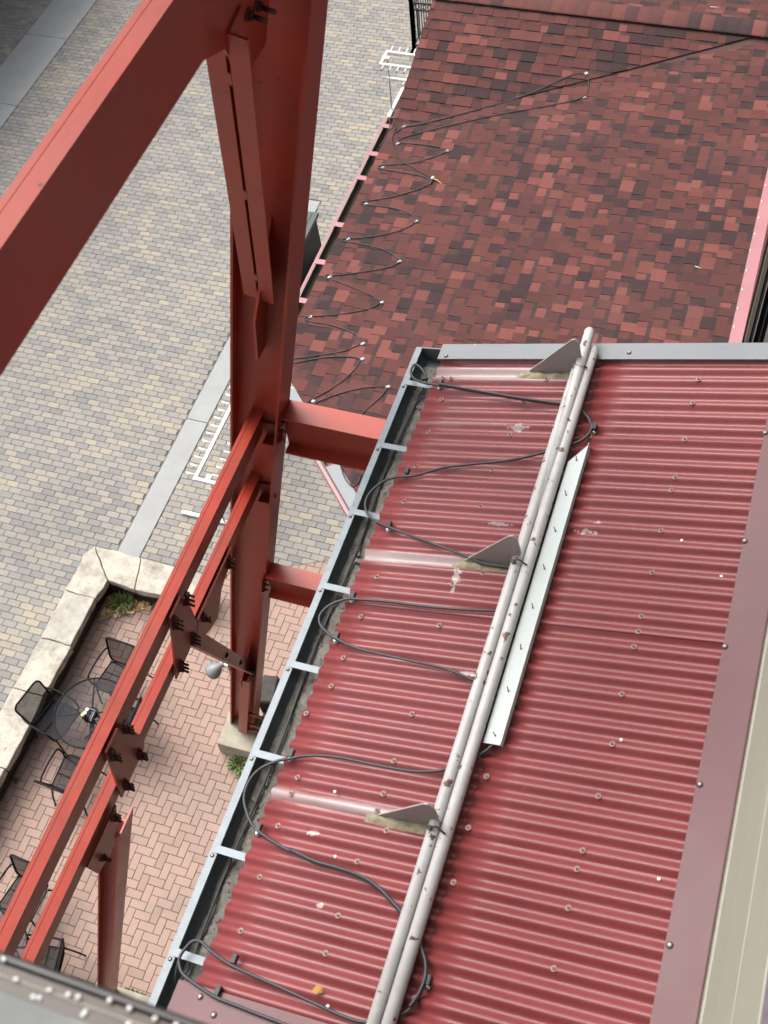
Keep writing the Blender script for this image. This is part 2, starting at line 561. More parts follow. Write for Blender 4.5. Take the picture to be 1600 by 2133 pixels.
def catmull(pts, sub=4):
    P = [Vector(p) for p in pts]
    out = []
    for i in range(len(P) - 1):
        p0, p1, p2, p3 = P[max(i - 1, 0)], P[i], P[i + 1], P[min(i + 2, len(P) - 1)]
        for k in range(sub):
            t = k / sub
            out.append(0.5 * ((2 * p1) + (p2 - p0) * t + (2 * p0 - 5 * p1 + 4 * p2 - p3) * t * t + (3 * p1 - p0 - 3 * p2 + p3) * t ** 3))
    out.append(P[-1])
    return out

def inframe(p, margin=0.0):
    """is a world point inside the photograph's view (used only to decide how far ground has to be paved)"""
    d = Vector(p) - EYE
    z = -d.dot(CZ)
    if z <= 0:
        return False
    x = d.dot(CX) / z * 2445.4 / 800.0
    y = d.dot(CY) / z * 2445.4 / 1066.5
    return abs(x) < 1 + margin and abs(y) < 1 + margin

def copy_tree(o, parent=None):
    c = o.copy()
    C.objects.link(c)
    c.parent = parent
    for ch in list(o.children):
        copy_tree(ch, c)
    return c

# ---- surveyed points of cables, screws and clips (metres)
CABLE_A = [ (-1.314,3.462,9.195), (-1.359,3.524,9.182), (-1.405,3.559,9.169), (-1.416,3.546,9.166), (-1.414,3.508,9.167), (-1.386,3.467,9.175), (-1.346,3.446,9.186), (-1.301,3.434,9.198), (-1.238,3.423,9.216), (-1.134,3.403,9.245), (-0.977,3.373,9.288), (-0.785,3.339,9.341), (-0.604,3.312,9.391), (-0.544,3.294,9.408), (-0.499,3.256,9.421), (-0.474,3.218,9.428), (-0.462,3.185,9.431), (-0.470,3.144,9.429), (-0.501,3.107,9.420), (-0.595,3.060,9.394), (-0.761,2.994,9.348), (-0.971,2.952,9.290), (-1.067,2.931,9.263), (-1.148,2.895,9.241), (-1.200,2.876,9.226), (-1.299,2.856,9.199), (-1.357,2.802,9.183), (-1.379,2.734,9.177), (-1.362,2.673,9.181), (-1.315,2.625,9.194), (-1.220,2.586,9.221), (-1.132,2.559,9.245), (-0.999,2.520,9.282), (-0.905,2.491,9.308), (-0.830,2.469,9.329), (-0.738,2.439,9.354), (-0.602,2.429,9.392), (-0.550,2.406,9.407), (-0.535,2.363,9.411), (-0.540,2.293,9.409), (-0.565,2.251,9.402), (-0.609,2.223,9.390), (-0.808,2.208,9.335), (-0.959,2.206,9.293), (-1.094,2.209,9.256), (-1.232,2.205,9.217), (-1.272,2.203,9.206), (-1.315,2.186,9.194), (-1.355,2.157,9.183), (-1.376,2.115,9.178), (-1.373,2.084,9.178), (-1.354,2.057,9.184), (-1.305,2.023,9.197), (-1.262,2.005,9.209), (-1.177,1.977,9.233), (-1.077,1.963,9.260), (-0.941,1.951,9.298), (-0.842,1.942,9.326), (-0.743,1.930,9.353), (-0.610,1.892,9.390), (-0.548,1.863,9.407), (-0.484,1.790,9.425), (-0.462,1.723,9.431), (-0.465,1.663,9.430), (-0.487,1.643,9.424), (-0.517,1.604,9.416), (-0.611,1.535,9.390), (-0.653,1.511,9.378), (-0.731,1.493,9.356), (-0.815,1.488,9.333), (-0.947,1.490,9.296), (-1.054,1.493,9.267), (-1.143,1.486,9.242), (-1.211,1.472,9.223), (-1.259,1.453,9.210), (-1.308,1.434,9.196), (-1.366,1.392,9.180), (-1.393,1.341,9.173), (-1.394,1.281,9.173), (-1.373,1.233,9.178), (-1.321,1.173,9.193), (-1.274,1.145,9.206), (-1.207,1.120,9.224), (-1.117,1.097,9.249), (-1.002,1.074,9.281), (-0.920,1.070,9.304), (-0.847,1.064,9.324), (-0.788,1.053,9.341), (-0.732,1.032,9.356), (-0.680,1.003,9.370), (-0.616,0.962,9.388), (-0.554,0.916,9.405), (-0.516,0.862,9.416), (-0.495,0.833,9.422), (-0.482,0.798,9.425), (-0.478,0.763,9.427), (-0.485,0.717,9.424), (-0.501,0.676,9.420), (-0.523,0.652,9.414), (-0.567,0.620,9.402), (-0.606,0.604,9.391), (-0.668,0.594,9.374), (-0.746,0.599,9.352), (-0.828,0.610,9.329), (-0.914,0.621,9.306), (-1.000,0.632,9.282), (-1.087,0.642,9.258), (-1.177,0.654,9.233), (-1.235,0.668,9.217), (-1.285,0.685,9.203), (-1.331,0.704,9.190), (-1.363,0.697,9.181), (-1.379,0.670,9.176), (-1.387,0.646,9.174), (-1.388,0.622,9.174) ]
CABLE_B = [ (-1.388,0.622,9.174), (-1.362,0.589,9.181), (-1.322,0.570,9.192), (-1.262,0.554,9.209), (-1.193,0.538,9.228), (-1.096,0.531,9.255), (-1.008,0.525,9.279), (-0.891,0.518,9.312), (-0.783,0.510,9.342) ]
CABLE_C = [ (-4.151,10.614,4.704), (-4.138,10.501,4.706), (-4.100,10.530,4.711), (-4.049,10.594,4.717), (-3.795,10.687,4.748), (-3.591,10.786,4.773), (-3.289,10.942,4.810), (-2.967,11.127,4.842), (-2.663,11.313,4.896), (-2.427,11.495,4.949), (-2.293,11.585,4.975), (-2.204,11.611,4.983), (-2.141,11.582,4.974), (-2.096,11.512,4.954), (-2.076,11.376,4.959), (-2.094,11.261,4.957), (-2.210,11.169,4.943), (-2.524,11.050,4.904), (-3.013,10.877,4.844), (-3.421,10.699,4.794), (-3.802,10.521,4.747), (-3.977,10.424,4.726), (-4.038,10.360,4.718), (-4.039,10.325,4.718), (-3.935,10.315,4.731), (-3.669,10.298,4.764), (-3.490,10.258,4.786), (-3.419,10.213,4.794), (-3.486,10.133,4.786), (-3.702,10.001,4.760), (-3.914,9.945,4.734), (-4.096,9.915,4.711), (-4.133,9.870,4.707), (-4.043,9.844,4.718), (-3.771,9.807,4.751), (-3.565,9.765,4.776), (-3.428,9.703,4.793), (-3.460,9.628,4.789), (-3.584,9.522,4.774), (-3.829,9.390,4.744), (-4.029,9.325,4.719), (-4.129,9.285,4.707), (-4.132,9.261,4.707), (-4.035,9.245,4.719), (-3.775,9.229,4.751), (-3.568,9.177,4.776), (-3.448,9.096,4.791), (-3.424,9.036,4.794), (-3.462,8.949,4.789), (-3.641,8.826,4.767), (-3.919,8.730,4.733), (-4.101,8.704,4.711), (-4.153,8.676,4.704), (-4.082,8.653,4.713), (-3.884,8.628,4.737), (-3.618,8.574,4.770), (-3.441,8.467,4.792), (-3.399,8.421,4.797), (-3.449,8.343,4.791), (-3.594,8.276,4.773), (-3.792,8.207,4.748), (-4.037,8.140,4.718), (-4.119,8.138,4.708), (-4.130,8.107,4.707), (-4.101,8.075,4.711), (-4.027,8.069,4.720), (-3.856,8.017,4.741), (-3.646,7.942,4.766), (-3.510,7.889,4.783), (-3.419,7.823,4.794), (-3.444,7.758,4.791), (-3.525,7.700,4.781), (-3.715,7.621,4.758), (-3.943,7.558,4.730), (-4.093,7.525,4.712), (-4.135,7.506,4.706), (-4.125,7.480,4.708), (-4.045,7.455,4.717), (-3.882,7.449,4.737), (-3.691,7.407,4.761), (-3.530,7.354,4.781), (-3.447,7.279,4.791), (-3.429,7.229,4.793), (-3.478,7.176,4.787), (-3.582,7.103,4.774), (-3.752,7.040,4.753), (-4.041,6.940,4.718), (-4.120,6.909,4.708), (-4.120,6.883,4.708), (-4.030,6.883,4.719), (-3.866,6.952,4.739), (-3.646,7.022,4.766), (-3.464,7.047,4.789), (-3.372,7.035,4.800), (-3.353,7.011,4.802), (-3.365,6.914,4.801), (-3.433,6.745,4.793), (-3.540,6.591,4.779), (-3.643,6.482,4.767), (-3.695,6.418,4.760), (-3.699,6.387,4.760), (-3.666,6.367,4.764), (-3.614,6.406,4.770), (-3.594,6.434,4.773), (-3.468,6.534,4.788), (-3.314,6.625,4.807), (-3.147,6.694,4.828), (-3.017,6.719,4.844), (-2.975,6.713,4.849), (-2.973,6.664,4.849), (-3.011,6.554,4.844), (-3.100,6.371,4.833), (-3.149,6.213,4.827), (-3.196,6.028,4.822), (-3.154,5.832,4.827), (-3.032,5.626,4.842), (-2.915,5.524,4.856), (-2.873,5.565,4.861), (-2.871,5.655,4.862) ]
CABLE_D = [ (-4.217,10.654,4.711), (-4.149,10.519,4.711), (-4.128,10.364,4.713), (-4.032,10.181,4.725), (-3.879,9.998,4.744), (-3.722,9.902,4.763), (-3.547,9.800,4.785), (-3.419,9.712,4.800) ]
SCREWS = [ (-0.063,3.484,9.519), (-0.064,3.354,9.518), (-0.060,3.148,9.520), (-0.062,2.945,9.519), (-0.065,2.877,9.518), (-0.068,2.678,9.517), (-0.063,2.476,9.519), (-0.064,2.269,9.518), (-0.062,2.228,9.519), (-0.065,2.138,9.518), (-0.068,1.938,9.517), (-0.060,1.735,9.519), (-0.065,1.530,9.518), (-0.074,1.321,9.516), (-0.077,1.276,9.515), (-0.075,1.121,9.515), (-0.075,0.919,9.516), (-0.473,1.540,9.405), (-0.484,1.339,9.402), (-0.480,1.136,9.403), (-0.494,0.735,9.399), (-1.202,3.517,9.203), (-1.245,3.498,9.191), (-0.737,3.462,9.332), (-1.208,3.321,9.201), (-0.813,3.328,9.311), (-1.211,3.119,9.200), (-0.820,3.131,9.309), (-1.209,2.928,9.201), (-0.847,2.930,9.301), (-1.200,2.733,9.204), (-0.844,2.739,9.302), (-0.459,3.141,9.409), (-1.194,2.349,9.205), (-0.736,2.415,9.332), (-0.850,2.347,9.300), (-1.198,2.155,9.204), (-0.846,2.151,9.302), (-1.205,1.962,9.202), (-1.211,1.766,9.200), (-0.835,1.756,9.305), (-1.273,1.635,9.183), (-0.844,1.556,9.302), (-1.207,1.322,9.202), (-1.205,1.365,9.202), (-0.841,1.356,9.303), (-0.783,1.350,9.319), (-0.844,1.311,9.302), (-0.783,1.287,9.319), (-1.209,1.166,9.201), (-0.852,1.152,9.300), (-0.855,0.949,9.299), (-1.204,0.963,9.202), (-1.198,0.765,9.204), (-0.853,0.749,9.300) ]
SCREWS_TRIM = [ (0.237,3.192,9.614), (0.239,2.648,9.615), (0.241,2.175,9.616), (0.246,1.627,9.617), (0.249,1.072,9.618) ]
SCREWS_STRIP = [ (-0.388,3.640,9.449), (-1.261,3.619,9.207) ]
SCREWS_FLAT = [ (-1.176,0.483,9.223), (-1.252,0.527,9.201) ]
CLAMPS = [ (-1.240,3.425,9.205), (-1.236,2.884,9.206), (-1.223,2.584,9.209), (-1.264,2.205,9.198), (-1.266,2.001,9.197), (-1.264,1.458,9.198), (-1.278,1.140,9.194), (-1.176,0.660,9.223), (-1.192,0.544,9.218), (-0.468,0.761,9.419), (-0.450,3.178,9.424) ]
CLIPS = [ (-4.053,10.605,4.714), (-4.031,10.303,4.717), (-2.157,11.626,4.985), (-2.083,11.238,4.956), (-3.412,10.207,4.793), (-4.072,9.877,4.712), (-4.069,9.260,4.712), (-3.409,9.040,4.794), (-4.075,8.694,4.712), (-3.398,8.416,4.795), (-4.081,8.108,4.711), (-3.390,7.815,4.796), (-4.081,7.521,4.711), (-3.400,7.234,4.795), (-3.336,7.035,4.802), (-3.640,6.435,4.765), (-2.964,6.723,4.848) ]
FSCREWS = [ (0.067,9.906,5.220), (0.069,9.666,5.221), (0.073,9.417,5.221), (0.070,9.186,5.221), (0.064,8.953,5.220), (0.070,8.673,5.221), (0.070,8.412,5.221), (0.069,8.163,5.221), (0.073,7.921,5.221) ]
TWIGS = [ (-0.381,8.663,5.165), (-0.916,12.689,5.293), (-2.868,11.945,5.078) ]
SPECKS = [ (0.018,2.638,9.551), (0.191,2.485,9.600), (-0.940,1.119,9.286), (-1.032,1.361,9.260), (-0.782,0.615,9.330), (0.187,1.279,9.598), (-0.034,1.752,9.537) ]
# ---------------------------------------------------------------- ground, plaza, patio
g = MB(); g.face([(-260, -260, -0.06), (260, -260, -0.06), (260, 260, -0.06), (-260, 260, -0.06)])
tag(g.build('ground', 'ground'), kind='structure')

BL0, BL1 = Vector((-5.85, 6.70, 0)), Vector((-4.455, 7.339, 0))        # where the brick patio meets the plaza
BLd = (BL1 - BL0).normalized()
BLn = Vector((-BLd.y, BLd.x, 0))                                        # points to the plaza side
S1A, S1B = -7.365, -7.015                                               # narrow concrete strip
S2A, S2B = -14.56, -13.62                                               # wide concrete strip

def block(bm, cx, cy, lx, ly, top, ch=0.006, depth=0.03, jit=0.0):
    """one paving unit: bevelled top, open underneath"""
    a = random.uniform(-jit, jit)
    z = top + random.uniform(-0.0015, 0.0015)
    tx, ty = random.uniform(-0.008, 0.008), random.uniform(-0.008, 0.008)
    ca, sa = math.cos(a), math.sin(a)
    def P(x, y, zz):
        return bm.verts.new((cx + x * ca - y * sa, cy + x * sa + y * ca, zz + x * tx + y * ty))
    hx, hy = lx / 2, ly / 2
    T = [P(sx * (hx - ch), sy * (hy - ch), z) for sx, sy in ((-1, -1), (1, -1), (1, 1), (-1, 1))]
    R = [P(sx * hx, sy * hy, z - ch * 0.55) for sx, sy in ((-1, -1), (1, -1), (1, 1), (-1, 1))]
    B = [P(sx * hx, sy * hy, z - depth) for sx, sy in ((-1, -1), (1, -1), (1, 1), (-1, 1))]
    bm.faces.new(T)
    for i in range(4):
        j = (i + 1) % 4
        bm.faces.new([R[i], R[j], T[j], T[i]])
        bm.faces.new([B[i], B[j], R[j], R[i]])

def unit_mesh(name, lx, ly, mat, ch=0.006):
    out = []
    for k in range(5):
        bm = bmesh.new()
        block(bm, 0, 0, lx, ly, 0, ch)
        bmesh.ops.recalc_face_normals(bm, faces=bm.faces[:])
        me = bpy.data.meshes.new(name)
        bm.to_mesh(me); bm.free()
        me.materials.append(M[mat])
        out.append(me)
    return out

GAP = 0.006
pl = MB(); pl.face([(-19, 2.5, -0.012), (1, 2.5, -0.012), (1, 26, -0.012), (-19, 26, -0.012)])
plaza = tag(pl.build('paved_plaza', 'sand'), kind='structure')
lo = MB().box((-19, 2.5, -0.055), (1, 26, -0.03)).build('bedding', 'sand', plaza)

def in_patio(x, y):
    return (Vector((x, y, 0)) - BL0).dot(BLn) < 0
pcs = []
for j in range(int(3.2 / 0.1), int(23.0 / 0.1)):
    y = j * 0.1 + 0.05
    off = 0.1 if j % 2 else 0.0
    for (xa, xb) in (((-18.0, S2A), (S2B, S1A), (S1B, -2.6)) if y < 14.10 else ((-18.0, S2A), (S2B, -2.6))):
        i0 = math.floor((xa - off) / 0.2)
        for i in range(i0, int((xb - xa) / 0.2) + i0 + 3):
            a, b = i * 0.2 + off, i * 0.2 + off + 0.2
            a2, b2 = max(a, xa + 0.004), min(b, xb - 0.004)
            if b2 - a2 < 0.035:
                continue
            cx = (a2 + b2) / 2
            if not inframe((cx, y, 0), 0.10):
                continue
            if cx > S1A and y < 6.36:
                continue
            if cx > -7.5 and y < 6.42 and cx < -5.9:
                continue
            if cx > -6.3 and (Vector((cx, y, 0)) - BL0).dot(BLn) < -0.14:
                continue
            if cx > -3.55 and y > 6.3:
                continue
            pcs.append((cx, y, b2 - a2, abs(b2 - a2 - 0.2) < 1e-6 and (Vector((cx, y, 0)) - BL0).dot(BLn) > 0.14))
pcs.sort(key=lambda p: (Vector((p[0], p[1], 0)) - EYE).length)
PM = unit_mesh('paver', 0.2 - GAP, 0.1 - GAP, 'paver')
fld, fl2 = MB(), MB()
cnt = 0
for (cx, y, lx, full) in pcs:
    if full and cnt < 300 and inframe((cx, y, 0), -0.01):
        o = obj('paver', PM[cnt % 5], plaza, (cx, y, 0.0))
        o.rotation_euler = (0, 0, random.uniform(-0.01, 0.01))
        cnt += 1
    else:
        block((fld if cx > -6.6 else fl2).bm, cx, y, lx - GAP, 0.1 - GAP, 0.0, jit=0.01)
fld.cut(BL0 + BLn * 0.003, -BLn)
fld.build('pavers', 'paver', plaza, kind='stuff')
fl2.build('pavers', 'paver', plaza, kind='stuff')

pt = MB(); pt.prism([(-7.3, -2.5, -0.022), (-1.0, -2.5, -0.022), (-1.0, BL0.y + (-1.0 - BL0.x) * BLd.y / BLd.x, -0.022), (BL0.x, BL0.y, -0.022), (-6.2, BL0.y, -0.022), (-7.3, 6.1, -0.022)], (0, 0, 0.012))
patio = tag(pt.build('brick_patio', 'sand_red'), kind='structure')
bH = unit_mesh('brick', 0.2 - GAP, 0.1 - GAP, 'brick', 0.005)
bV = unit_mesh('brick', 0.1 - GAP, 0.2 - GAP, 'brick', 0.005)
bl = []
for iy in range(-12, 82):
    for ix in range(-74, -20):
        s = (ix + iy) % 4
        if s == 0:
            bl.append((ix * 0.1 + 0.1, iy * 0.1 + 0.05, True))
        elif s == 2:
            bl.append((ix * 0.1 + 0.05, iy * 0.1 + 0.1, False))
sel = []
for (x, y, h) in bl:
    d = (Vector((x, y, 0)) - BL0).dot(BLn)
    if d > 0.14 or x < -7.30 or not inframe((x, y, 0), 0.12) or x > -3.0:
        continue
    if x < -5.72 and y > 6.04:
        continue
    if y > 6.5 and x < -5.99:
        continue
    sel.append((x, y, h, d))
sel.sort(key=lambda p: (Vector((p[0], p[1], 0)) - EYE).length)
pf = MB(); cnt = 0
for (x, y, h, d) in sel:
    if d < -0.14 and cnt < 300 and inframe((x, y, 0), -0.01) and not (-4.95 < x < -4.1 and (4.2 < y < 5.4 or 0.9 < y < 1.5)) and x < -4.0 + 0.22 * y:
        o = obj('brick', (bH if h else bV)[cnt % 5], patio, (x, y, 0.0))
        o.rotation_euler = (0, 0, random.uniform(-0.012, 0.012))
        cnt += 1
    else:
        block(pf.bm, x, y, (0.2 if h else 0.1) - GAP, (0.1 if h else 0.2) - GAP, 0.0, 0.005, jit=0.012)
pf.cut(BL0 - BLn * 0.003, BLn)
pf.build('bricks', 'brick', patio, kind='stuff')

def strip(x0, x1, ys, y_end):
    s = MB().box((x0, ys[0], -0.05), (x1, y_end, -0.018)).build('concrete_strip', 'sand')
    tag(s, kind='structure')
    for a, b in zip(ys, ys[1:] + [y_end]):
        m = MB().box((x0 + 0.003, a + 0.005, -0.03), (x1 - 0.003, b - 0.005, 0.004))
        m.bevel(0.004)
        m.build('slab', 'concrete', s)
    return s
strip(S1A, S1B, [6.46, 9.13, 11.8, 13.2], 14.08)
strip(S2A, S2B, [11.06, 13.17, 15.28, 17.39, 19.5], 21.6)

# ---------------------------------------------------------------- low stone wall round the patio
wall = thing('low_stone_wall', 'low limestone wall with thick weathered coping stones around the brick patio', 'wall', (-7.3, 4.5, 0))
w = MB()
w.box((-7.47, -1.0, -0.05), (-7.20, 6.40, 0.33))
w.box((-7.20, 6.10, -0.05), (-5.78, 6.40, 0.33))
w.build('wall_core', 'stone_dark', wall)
def coping(poly, mat):
    m = MB()
    m.prism([(x, y, 0.33 + random.uniform(-.004, .004)) for x, y in poly], (0, 0, 0.12))
    m.bevel(0.012, 2)
    bmesh.ops.subdivide_edges(m.bm, edges=[e for e in m.bm.edges if e.calc_length() > 0.1], cuts=7, use_grid_fill=True)
    bmesh.ops.triangulate(m.bm, faces=[f for f in m.bm.faces if len(f.verts) > 4])
    for v in m.bm.verts:
        n = mnoise.noise_vector(v.co * 6.0) * 0.016 + mnoise.noise_vector(v.co * 20.0) * 0.007
        v.co += Vector((n.x, n.y, n.z * 0.5))
    m.build('coping_stone', mat, wall)
coping([(-7.47, 6.475), (-7.05, 6.475 - 0.45), (-7.08, 5.73), (-7.545, 5.745), (-7.54, 6.30)], 'stone')
coping([(-7.458, 6.48), (-7.04, 6.032), (-6.64, 6.00), (-6.765, 6.475)], 'stone')
coping([(-6.755, 6.475), (-6.63, 6.00), (-5.72, 6.02), (-5.70, 6.45)], 'stone')
ys = [5.735, 5.005, 4.265, 3.27, 2.5, 1.7, 0.8, -0.2]
for k in range(7):
    coping([(-7.53 + random.uniform(-.01, .01), ys[k] - 0.006), (-7.09 + random.uniform(-.015, .015), ys[k] - 0.006),
            (-7.09 + random.uniform(-.015, .015), ys[k + 1] + 0.006), (-7.53 + random.uniform(-.01, .01), ys[k + 1] + 0.006)], 'stone_grey' if k in (0,) else 'stone')

# ---------------------------------------------------------------- stone piers under the steel legs
def pier(name, label, lo, hi):
    t = thing(name, label, 'pier', ((lo[0] + hi[0]) / 2, (lo[1] + hi[1]) / 2, 0))
    m = MB().box((lo[0], lo[1], -0.05), (hi[0], hi[1], 0.30))
    m.bevel(0.015, 2)
    bmesh.ops.subdivide_edges(m.bm, edges=[e for e in m.bm.edges if e.calc_length() > 0.1], cuts=4, use_grid_fill=True)
    for v in m.bm.verts:
        n = mnoise.noise_vector(v.co * 6.0) * 0.014
        v.co += Vector((n.x, n.y, n.z * 0.4))
    m.build('stone_block', 'pier', t)
    return t
pier('stone_pier', 'rough limestone pier under the big red column, next to the weed tuft', (-4.80, 4.36, 0), (-4.10, 5.30, 0))
pier('stone_pier', 'limestone pier with red bolts at the foot of the dark steel post', (-4.98, 0.80, 0), (-3.95, 1.43, 0))
# ---------------------------------------------------------------- tall building with the corrugated awning roof
TA = math.tan(math.radians(15.5))
RN = Vector((-math.sin(math.radians(15.5)), 0, math.cos(math.radians(15.5))))
RV = Vector((math.cos(math.radians(15.5)), 0, math.sin(math.radians(15.5))))
def rp(x, y, h=0.0):
    """point on the crest plane of the corrugated roof, h above it"""
    return Vector((x, y, 9.6 + (x - 0.23) * TA)) + RN * h

tall = thing('tall_building', 'tall cream building with a red corrugated metal awning roof and galvanized gutter', 'building', (0.4, 0, 0))
m = MB()
m.box((0.392, -6, 9.63), (3.0, 3.62, 10.9))
m.box((0.62, -6, 0), (3.0, 7.75, 9.6))
m.box((0.172, 7.80, 0), (3.0, 26.0, 16.5))
m.box((0.392, -16, 0), (3.0, -6.01, 16.5)); m.box((0.62, 3.62, 9.6), (3.0, 7.80, 16.5))
m.build('wall', 'wall', tall)
m = MB(); m.box((-1.22, -5, 0), (0.60, 3.60, 8.98)); m.build('porch_wall', 'wall_low', tall)
def boards(z0, z1, x, name, mat='cream'):
    m = MB(); m.box((x, -5.9, z0), (0.391, 3.62, z1)); m.bevel(0.004)
    return m.build(name, mat, tall)
boards(9.646, 9.712, 0.379, 'trim_bead'); boards(9.7125, 10.05, 0.3835, 'wall_board'); boards(10.0505, 10.40, 0.3828, 'wall_board'); boards(10.4005, 10.835, 0.3835, 'wall_board')
m = MB(); m.box((0.386, -5.9, 10.836), (0.60, 3.62, 13.2)); m.build('window_pane', 'glass_sky', tall)
m = MB(); m.box((0.60, -5.9, 9.6), (3.0, 3.62, 16.5)); m.build('wall', 'wall', tall)
m = MB(); m.box((-0.60, 1.2, 16.3), (0.62, 8.0, 16.5)); m.box((-1.0, -16, 16.0), (0.62, 1.2, 16.2)); m.build('shade_overhang', 'wall', tall)  # unseen overhang, added to cut sky light on the roof and beam sides

m = MB(); m.box((-1.9, -8, 12.26), (0.385, -0.45, 19)); m.build('unseen_bay_wall', 'wall_low', tall)  # unseen facade behind the camera, added to block sky over the roof ribs
m = MB(); m.box((-1.43, -6, 8.9), (0.385, 0.10, 12.13)); m.build('unseen_bay_wall', 'wall_low', tall)
PITCH, PH = 0.0677, 3.150
def prof(y):
    c = math.cos(2 * PI * (y - PH) / PITCH)
    c = c * (1.06 - 0.06 * c * c)
    return (c - 1) * 0.0108
def sheet(x0, x1, y0, y1, dz, name='roof_sheet'):
    n = max(2, int(round((y1 - y0) / PITCH * 14)))
    xs = [x0 + (x1 - x0) * k / 6 for k in range(7)]
    bm = bmesh.new()
    grid = []
    for j in range(n + 1):
        y = y0 + (y1 - y0) * j / n
        row = []
        for x in xs:
            w = mnoise.noise(Vector((x * 1.7, y * 1.3, dz * 90))) * 0.0016
            row.append(bm.verts.new(rp(x, y, prof(y) + dz + w)))
        grid.append(row)
    for j in range(n):
        for k in range(6):
            f = bm.faces.new([grid[j][k], grid[j][k + 1], grid[j + 1][k + 1], grid[j + 1][k]])
            f.smooth = True
    r = bmesh.ops.extrude_face_region(bm, geom=bm.faces[:])
    vs = [e for e in r['geom'] if isinstance(e, bmesh.types.BMVert)]
    bmesh.ops.translate(bm, verts=vs, vec=RN * -0.0012)
    mm = MB(); mm.bm.free(); mm.bm = bm
    return mm.build(name, 'roof', tall)
seams = [3.685, 3.120, 2.192, 1.268, 0.33, -0.6]
for k in range(5):
    a, b = seams[k + 1], seams[k]
    sheet(-1.295, -0.45, a - 0.0, b + (0.028 if k else 0), 0.0 + 0.0040 * (k % 2 == 1))
    sheet(-0.505, 0.40, a - 0.0, b + (0.028 if k else 0), 0.0065 + 0.0040 * (k % 2 == 1))

def plate_on_roof(pts, h, th, name, mat):
    m = MB(); m.prism([rp(x, y, h) for x, y in pts], RN * th)
    return m.build(name, mat, tall)
# flat flashing at the near end, apron flashing along the wall, grey rake trim at the far end
plate_on_roof([(-1.36, -0.7), (-0.44, -0.7), (-0.44, 0.562), (-1.36, 0.562)], 0.004, 0.003, 'end_flashing', 'flash')
m = MB(); m.prism([rp(0.246, -5, 0.0115), rp(0.383, -5, 0.0115), rp(0.383, -5, 0.0145), rp(0.246, -5, 0.0145)], (0, 8.62, 0))
m.box((0.372, -5, 9.650), (0.3765, 3.62, 9.66)); apron = m.build('apron_flashing', 'flash', tall)
m = MB(); m.prism([rp(-1.302, 3.602, 0.009), rp(0.384, 3.602, 0.009), rp(0.384, 3.602, 0.0165), rp(-1.302, 3.602, 0.0165)], (0, 0.098, 0))
m.prism([rp(-1.302, 3.694, -0.09), rp(0.384, 3.694, -0.09), rp(0.384, 3.694, 0.007), rp(-1.302, 3.694, 0.007)], (0, 0.006, 0))
rake = m.build('rake_trim', 'galv_dull', tall)

# screws: one mesh shared by all
def screw_mesh(name, cap, wash):
    m = MB(); m.lathe((0, 0, 0), [(0.0125, 0), (0.0115, 0.0025), (0.007, 0.003)], 10, 1); m.tube([(0, 0, 0.002), (0, 0, 0.008)], 0.0058, 6, 0, smooth=False)
    bmesh.ops.recalc_face_normals(m.bm, faces=m.bm.faces[:])
    me = bpy.data.meshes.new(name); m.bm.to_mesh(me); m.bm.free(); me.materials.append(M[cap]); me.materials.append(M[wash])
    return me
SC1, SC2, SC3 = screw_mesh('screw', 'screw_dark', 'screw_red'), screw_mesh('screw', 'screw', 'screw_dark'), screw_mesh('screw', 'steel_shiny', 'steel_shiny')
def put(me, name, p, parent, nrm, s=1.0):
    o = obj(name, me, parent, Vector(p) - base_of(parent))
    o.rotation_mode = 'QUATERNION'
    o.rotation_quaternion = Vector((0, 0, 1)).rotation_difference(Vector(nrm).normalized())
    o.scale = (s, s, s)
    return o
for (x, y, z) in SCREWS:
    yy = PH + round((y - PH) / PITCH) * PITCH
    put(SC1, 'screw', rp(x, yy, 0.0085 if x > -0.5 else 0.001), tall, RN)
for (x, y, z) in SCREWS_TRIM: put(SC2, 'screw', rp(x + .012, y, 0.0145), apron, RN, 1.0)
for (x, y, z) in SCREWS_STRIP: put(SC2, 'screw', rp(x, y, 0.0165), rake, RN, 0.9)
for (x, y, z) in SCREWS_FLAT: put(SC2, 'screw', rp(x, y, 0.007), tall, RN)

# gutter
gut = None
m = MB()
y0, y1 = -0.6, 3.70
m.box((-1.4487, y0, 9.118), (-1.4185, y1, 9.131), 0)                                     # rolled front lip
m.hexa([(-1.4487, y0, 9.119), (-1.4450, y0, 9.119), (-1.3980, y0, 9.050), (-1.4020, y0, 9.050),
        (-1.4487, y1, 9.119), (-1.4450, y1, 9.119), (-1.3980, y1, 9.050), (-1.4020, y1, 9.050)], 0)
gut = m.build('gutter', 'galv', tall)
m = MB()
m.hexa([(-1.4440, y0, 9.1175), (-1.4400, y0, 9.1175), (-1.3900, y0, 9.052), (-1.3975, y0, 9.052),
        (-1.4440, y1, 9.1175), (-1.4400, y1, 9.1175), (-1.3900, y1, 9.052), (-1.3975, y1, 9.052)])
m.box((-1.4000, y0, 9.044), (-1.262, y1, 9.0495)); m.box((-1.262, y0, 9.044), (-1.258, y1, 9.14))
m.build('gutter_trough', 'gutter_in', gut)
m = MB(); m.prism([(-1.446, y1, 9.128), (-1.31, y1, 9.150), (-1.262, y1, 9.12), (-1.262, y1, 9.025), (-1.385, y1, 9.025)], (0, 0.006, 0)); m.build('end_cap', 'galv_dull', gut)
